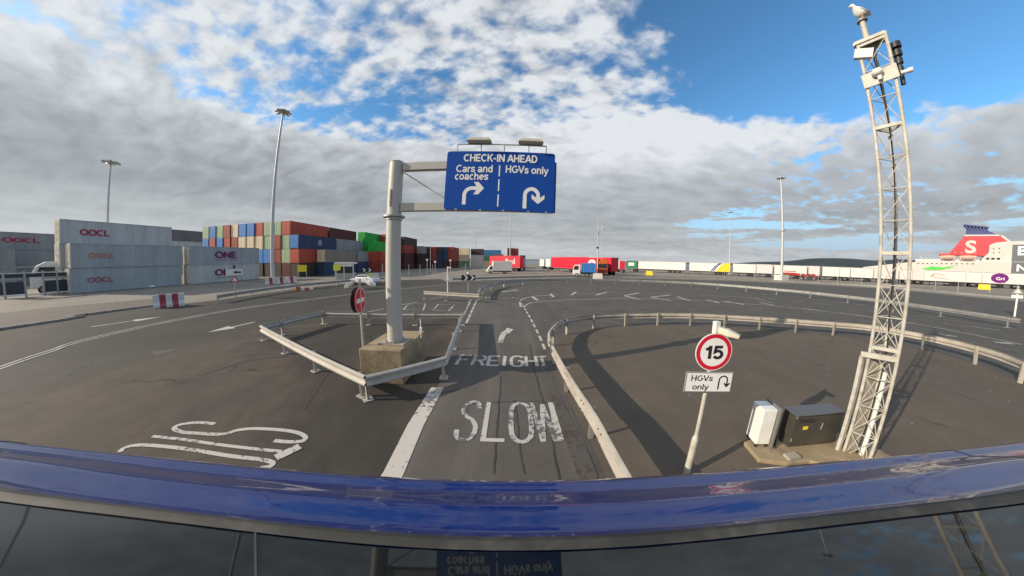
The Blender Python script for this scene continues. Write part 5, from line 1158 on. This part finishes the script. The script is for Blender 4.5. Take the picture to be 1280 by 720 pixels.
# dark framed panels and a lorry cab at the far left
px_p = [(-2, 374), (7, 373.5), (33, 371.5), (56, 369.5), (73, 368), (90, 366.5)]
ft = thing('panel_fence', 'dark panelled gate fence with white posts at the far left edge', 'fence', (0, 0, 0))
FP = [Vector(at(*p)+(0.0,)) for p in px_p]
DPAN = mat('dark_panel', (0.035, 0.045, 0.055), 0.6, var=0.2, scale=1)
for i, p in enumerate(FP): MB().tube((p.x, p.y, 0), (p.x, p.y, 2.75), 0.09, n=8).build('post', GALV, ft)
for i in range(len(FP)-1):
    a, b = FP[i], FP[i+1]; d_ = (b-a)
    MB().bar(a+Vector((0, 0, 2.55)), b+Vector((0, 0, 2.55)), 0.08).build('rail', WHITE, ft); MB().bar(a+Vector((0, 0, 0.25)), b+Vector((0, 0, 0.25)), 0.08, 0.14).build('rail', WHITE, ft)
    if i != 2: MB().bar(a+d_*0.06+Vector((0, 0, 1.0)), a+d_*0.94+Vector((0, 0, 1.0)), 0.04, 1.3).build('panel', DPAN, ft); MB().bar(a+d_*0.1+Vector((0, 0, 1.95)), a+d_*0.9+Vector((0, 0, 1.95)), 0.03, 0.22).build('panel', TW['grey'], ft)
    MB().bar(a+d_*0.05+Vector((0, 0, 2.28)), a+d_*0.95+Vector((0, 0, 2.28)), 0.04, 0.4).build('panel', DPAN, ft)
lx, ly = pol(36, 58)
lt = thing('lorry_cab', 'white lorry cab behind the dark panels, left of the nearest container stack', 'lorry', (lx, ly, 0), R(78))
MB().prism([(0, 0.6), (0, 2.0), (0.5, 3.2), (1.3, 3.75), (2.6, 3.75), (2.6, 0.6)], -2.3, 0.0, 'y').build('cab', WHITE, lt, bevel=0.06); MB().prism([(0.35, 2.0), (0.8, 3.1), (2.0, 3.1), (2.0, 2.0)], -2.35, -2.31, 'y').build('side_window', GLASSD, lt)
wheels(lt, [(1.0, -2.3), (1.0, -0.3)])
x, y = at(187, 359); t = thing('rubbish_sheet', 'crumpled white sheet lying at the foot of the nearest containers', 'rubbish', (x, y, 0.01))
MB().add([(-0.9, -0.3, 0), (0.8, -0.4, 0.02), (1.1, 0.3, 0.1), (0.2, 0.2, 0.5), (-0.5, 0.4, 0.15), (0.4, -0.1, 0.45)], [(0, 1, 5), (1, 2, 5), (2, 3, 5), (3, 4, 5), (4, 0, 5)]).build('sheet', WHITE, t)
x, y = at(370, 363.5); t = thing('broken_barrier', 'broken orange and white barrier piece lying by the left crash barrier', 'barrier', (x, y, 0.01), R(50))
for i in range(4): MB().box(i*0.5, i*0.5+0.48, -0.15, 0.15, 0, 0.42-0.06*i).build('board', WHITE if i % 2 else ORG, t)
# thin fence posts between road and lorry park
def wire_fence(pts, H, label, rails=(0.3, 0.62, 0.95)):
    t = thing('wire_fence', label, 'fence', (0, 0, 0))
    for p in pts: MB().tube((p[0], p[1], 0), (p[0], p[1], H), 0.045, n=6).build('post', GALV, t)
    for r in rails:
        for a, b in zip(pts, pts[1:]): MB().tube((a[0], a[1], H*r), (b[0], b[1], H*r), 0.010, n=4, caps=False).build('wire', GALV, t)
wire_fence([pol(px, 52) for px in (478, 496, 511, 525, 541)], 2.6, 'thin post and wire fence behind the sign pole')
wire_fence([lpt_ for lpt_ in [tuple(Vector(lpt(px))*0.72) for px in (780, 820, 866, 906, 944, 976, 1001, 1024, 1048, 1078, 1110, 1139, 1171, 1200, 1240, 1275)]], 2.0, 'thin post and wire fence in front of the lorry row', (0.5, 0.97))
for i, (px, D, H) in enumerate(((534, 60, 3.4), (544, 56, 3.0), (563, 58, 3.3), (538, 66, 7.0), (582, 60, 2.6))):
    x, y = pol(px, D); t = thing('lane_post', ['thin post with a white lamp, leftmost behind the short barrier', 'thin post with a bright white lamp, second behind the short barrier', 'thin post with a white lamp beside the slim white post', 'tall thin pole before the dark far containers', 'bare thin post just above the near chevron board'][i], 'post', (x, y, 0), 0, 'thin posts along the far lanes')
    MB().tube((0, 0, 0), (0, 0, H), 0.06, n=8).build('pole', GALV, t)
    if i < 3: MB().box(-0.2, 0.2, -0.15, 0.15, H-0.1, H+0.25).build('lamp_head', WHITER, t, bevel=0.03)

# ------------------------------------------------------------------ ferry behind the lorries
FA = R(75); FD = 200.0
fe = thing('ferry', 'white ferry with a red and blue funnel and green wave on its hull', 'ship', (FD*math.sin(FA), FD*math.cos(FA), 0), -FA)
HULL = mat('ferry_white', (0.54, 0.50, 0.46), 0.5, var=0.05, scale=0.3, dirt=(0.45, 0.38, 0.32), dirtf=0.25, dscale=0.4)
FRED = mat('ferry_red', (0.50, 0.012, 0.025), 0.45, var=0.06, scale=0.3); FNAV = mat('ferry_navy', (0.012, 0.025, 0.16), 0.5, var=0.1); FGRY = mat('ferry_dark_grey', (0.09, 0.10, 0.115), 0.5, var=0.1)
MB().prism([(-34, -1), (-34, 4.8), (-15, 7.9), (9, 8.8), (60, 9), (60, -1)], 0, 26, 'y').build('hull', HULL, fe, bevel=0.1)
MB().prism([(8.0, 8.7), (8.6, 10.2), (10.2, 12.4), (10.3, 15.6), (12, 16.6), (15.5, 17.0), (60, 17.2), (60, 8.7)], 1.0, 24, 'y').build('superstructure', HULL, fe, bevel=0.15)
MB().box(-13, 8, 3.0, 20, 8.2, 9.6).build('boat_deck', HULL, fe)
fn = MB().prism([(-1.6, 12.0), (3.1, 19.9), (13.3, 19.5), (16.0, 16.4), (12, 13.5), (9.5, 11.2), (-1.0, 11.4)], 5.0, 13, 'y').build('funnel', FRED, fe, bevel=0.1)
MB().prism([(2.9, 19.95), (3.4, 20.55), (12.8, 20.15), (13.5, 19.55)], 4.9, 13.1, 'y').build('funnel_band', HULL, fn)
MB().prism([(13.3, 19.6), (13.9, 19.8), (16.6, 16.6), (16.0, 16.3)], 4.9, 13.1, 'y').build('funnel_band', HULL, fn)
MB().prism([(3.9, 20.6), (4.6, 22.4), (9.5, 21.7), (12.6, 20.2)], 5.6, 12.5, 'y').build('funnel_crown', FNAV, fn)
for i in range(7): MB().prism([(3.2+i*1.05, 24.9-0.24*i), (3.75+i*1.05, 24.8-0.24*i), (4.9+i*0.86, 22.2-0.1*i), (4.5+i*0.86, 22.3-0.1*i)], 5.8, 12.3, 'y').build('louvre', FNAV, fn)
MB().prism([(2.9, 24.8), (3.0, 25.3), (10.2, 23.6), (10.3, 23.2)], 5.5, 12.6, 'y').build('crown_rim', FNAV, fn)
MB().prism([(3.5, 20.6), (3.9, 23.6), (9.6, 22.4), (12.7, 20.2)], 6.6, 11.5, 'y').build('crown_core', FNAV, fn)
for i in range(9): MB().box(19+i*2.2, 20+i*2.2, 0.94, 1.0, 15.9, 16.5).build('window', GLASSD, fe)
for i in range(12): MB().box(-12+i*1.6, -11.3+i*1.6, -0.06, 0.02, 7.2+i*0.03, 7.55+i*0.03).build('window', GLASSD, fe)
text('S', 7.4, HULL, fn, (5.2, 4.95, 14.9), fr, bold=0.22, sx=1.0, ext=0.02)
for x0 in (-4.8, 1.4):
    lb_ = []
    for i in range(13):
        u = i/12; r_ = math.sin(math.pi*min(1, max(0, u)))**0.45
        lb_.append([(x0+6.0*u, 1.2+0.9*r_*math.cos(a)*1.0, 10.9+1.35*r_*math.sin(a)) for a in [2*math.pi*j/12 for j in range(12)]])
    bt_ = MB().loft(lb_).build('lifeboat', mat('lifeboat_hull', (0.62, 0.42, 0.34), 0.5, var=0.1), fe, smooth=True)
    tp_ = MB(); tp_.prism([(x0+0.1, 11.2), (x0+0.6, 12.1), (x0+5.4, 12.1), (x0+5.9, 11.2)], 0.3, 2.1, 'y').build('canopy', FRED, bt_, bevel=0.1)
    for xx in (x0+0.8, x0+5.0): MB().bar((xx, 0.6, 9.0), (xx+0.3, 0.6, 12.6), 0.2).build('davit', HULL, fe)
MB().prism([(-10.5, 4.9), (-7, 6.2), (-3, 5.9), (2.0, 7.2), (-1.5, 5.9), (0.6, 6.0), (-4, 4.7), (-8.0, 4.6)], -0.12, -0.04, 'y').build('green_wave', mat('wave_green', (0.05, 0.48, 0.03), 0.5, var=0.25, scale=0.4), fe)
for (x, z) in ((11.5, 14.0), (13.0, 14.1), (11.5, 12.4), (13.0, 12.5)): MB().box(x-.18, x+.18, 0.94, 1.0, z-.2, z+.2).build('window', GLASSD, fe)
for x in (9.6, 11.0, 12.4): MB().box(x, x+0.9, 0.94, 1.0, 9.6, 10.4).build('window', GLASSD, fe)
pn_ = MB().box(16.2, 40, 0.90, 0.98, 8.85, 15.6).build('name_panel', FGRY, fe); MB().box(16.2, 40, -0.1, -0.02, 4.0, 8.7).build('name_panel', FGRY, fe)
text('BEN', 4.8, WHITER, pn_, (17.3, 0.87, 13.0), fr, align='LEFT', bold=0.12, ext=0.02); text('NY', 3.6, WHITER, pn_, (17.3, -0.12, 6.3), fr, align='LEFT', bold=0.1, ext=0.02)
MB().bar((-9.5, 4, 8.3), (-11.5, 4, 11.0), 0.18).bar((-8.0, 4, 8.3), (-9.6, 4, 10.6), 0.12).build('crane', HULL, fe)
MB().bar((1.5, 8, 21.0), (-0.6, 8, 21.3), 0.1).build('aerial', GREY, fe)

# ------------------------------------------------------------------ sea and far hills
sea = struct(sheet('sea', [(-6000, 240), (150, 240), (150, 52), (178, 10), (150, -60), (150, -6000), (6000, -6000), (6000, 9000), (-6000, 9000)], 0.03, mat('sea_water', (0.02, 0.035, 0.05), 0.25, var=0.2, scale=0.02, bump=0.4, bscale=0.5)))
HM = mat('hazy_hill_scrub', (0.030, 0.045, 0.050), 0.95, var=0.3, scale=0.004)  # blue of the distant air is put into the scrub colour
def ridge(az0, az1, D, hf, seed, n=160):
    rnd = random.Random(seed); ph = [rnd.uniform(0, 6.28) for _ in range(8)]; rings = [[] for _ in range(6)]
    for i in range(n+1):
        a = R(az0+(az1-az0)*i/n); nz_ = sum(math.sin(i*0.11*(k+1)*1.3+ph[k])/(k+1.5) for k in range(8))
        H = max(3.0, hf(math.degrees(a))*(1+0.14*nz_))
        for j, (dd_, hh) in enumerate(((0, 0), (0.03, 0.35), (0.07, 0.8), (0.12, 1.0), (0.2, 0.85), (0.5, 0))):
            q = D*(1+dd_+0.008*math.sin(i*0.5+j)); rings[j].append((q*math.sin(a), q*math.cos(a), -1+H*(hh+0.02*math.sin(i*0.9+j*2))))
    b = MB(); k = n+1; b.add([p for r_ in rings for p in r_], [(j*k+i, j*k+i+1, (j+1)*k+i+1, (j+1)*k+i) for j in range(5) for i in range(n)])
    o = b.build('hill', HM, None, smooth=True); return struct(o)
def hprof(a):
    if a < 44: return 6+max(0, a-20)*0.5
    return 20+70*min(1, (a-44)/18.0)
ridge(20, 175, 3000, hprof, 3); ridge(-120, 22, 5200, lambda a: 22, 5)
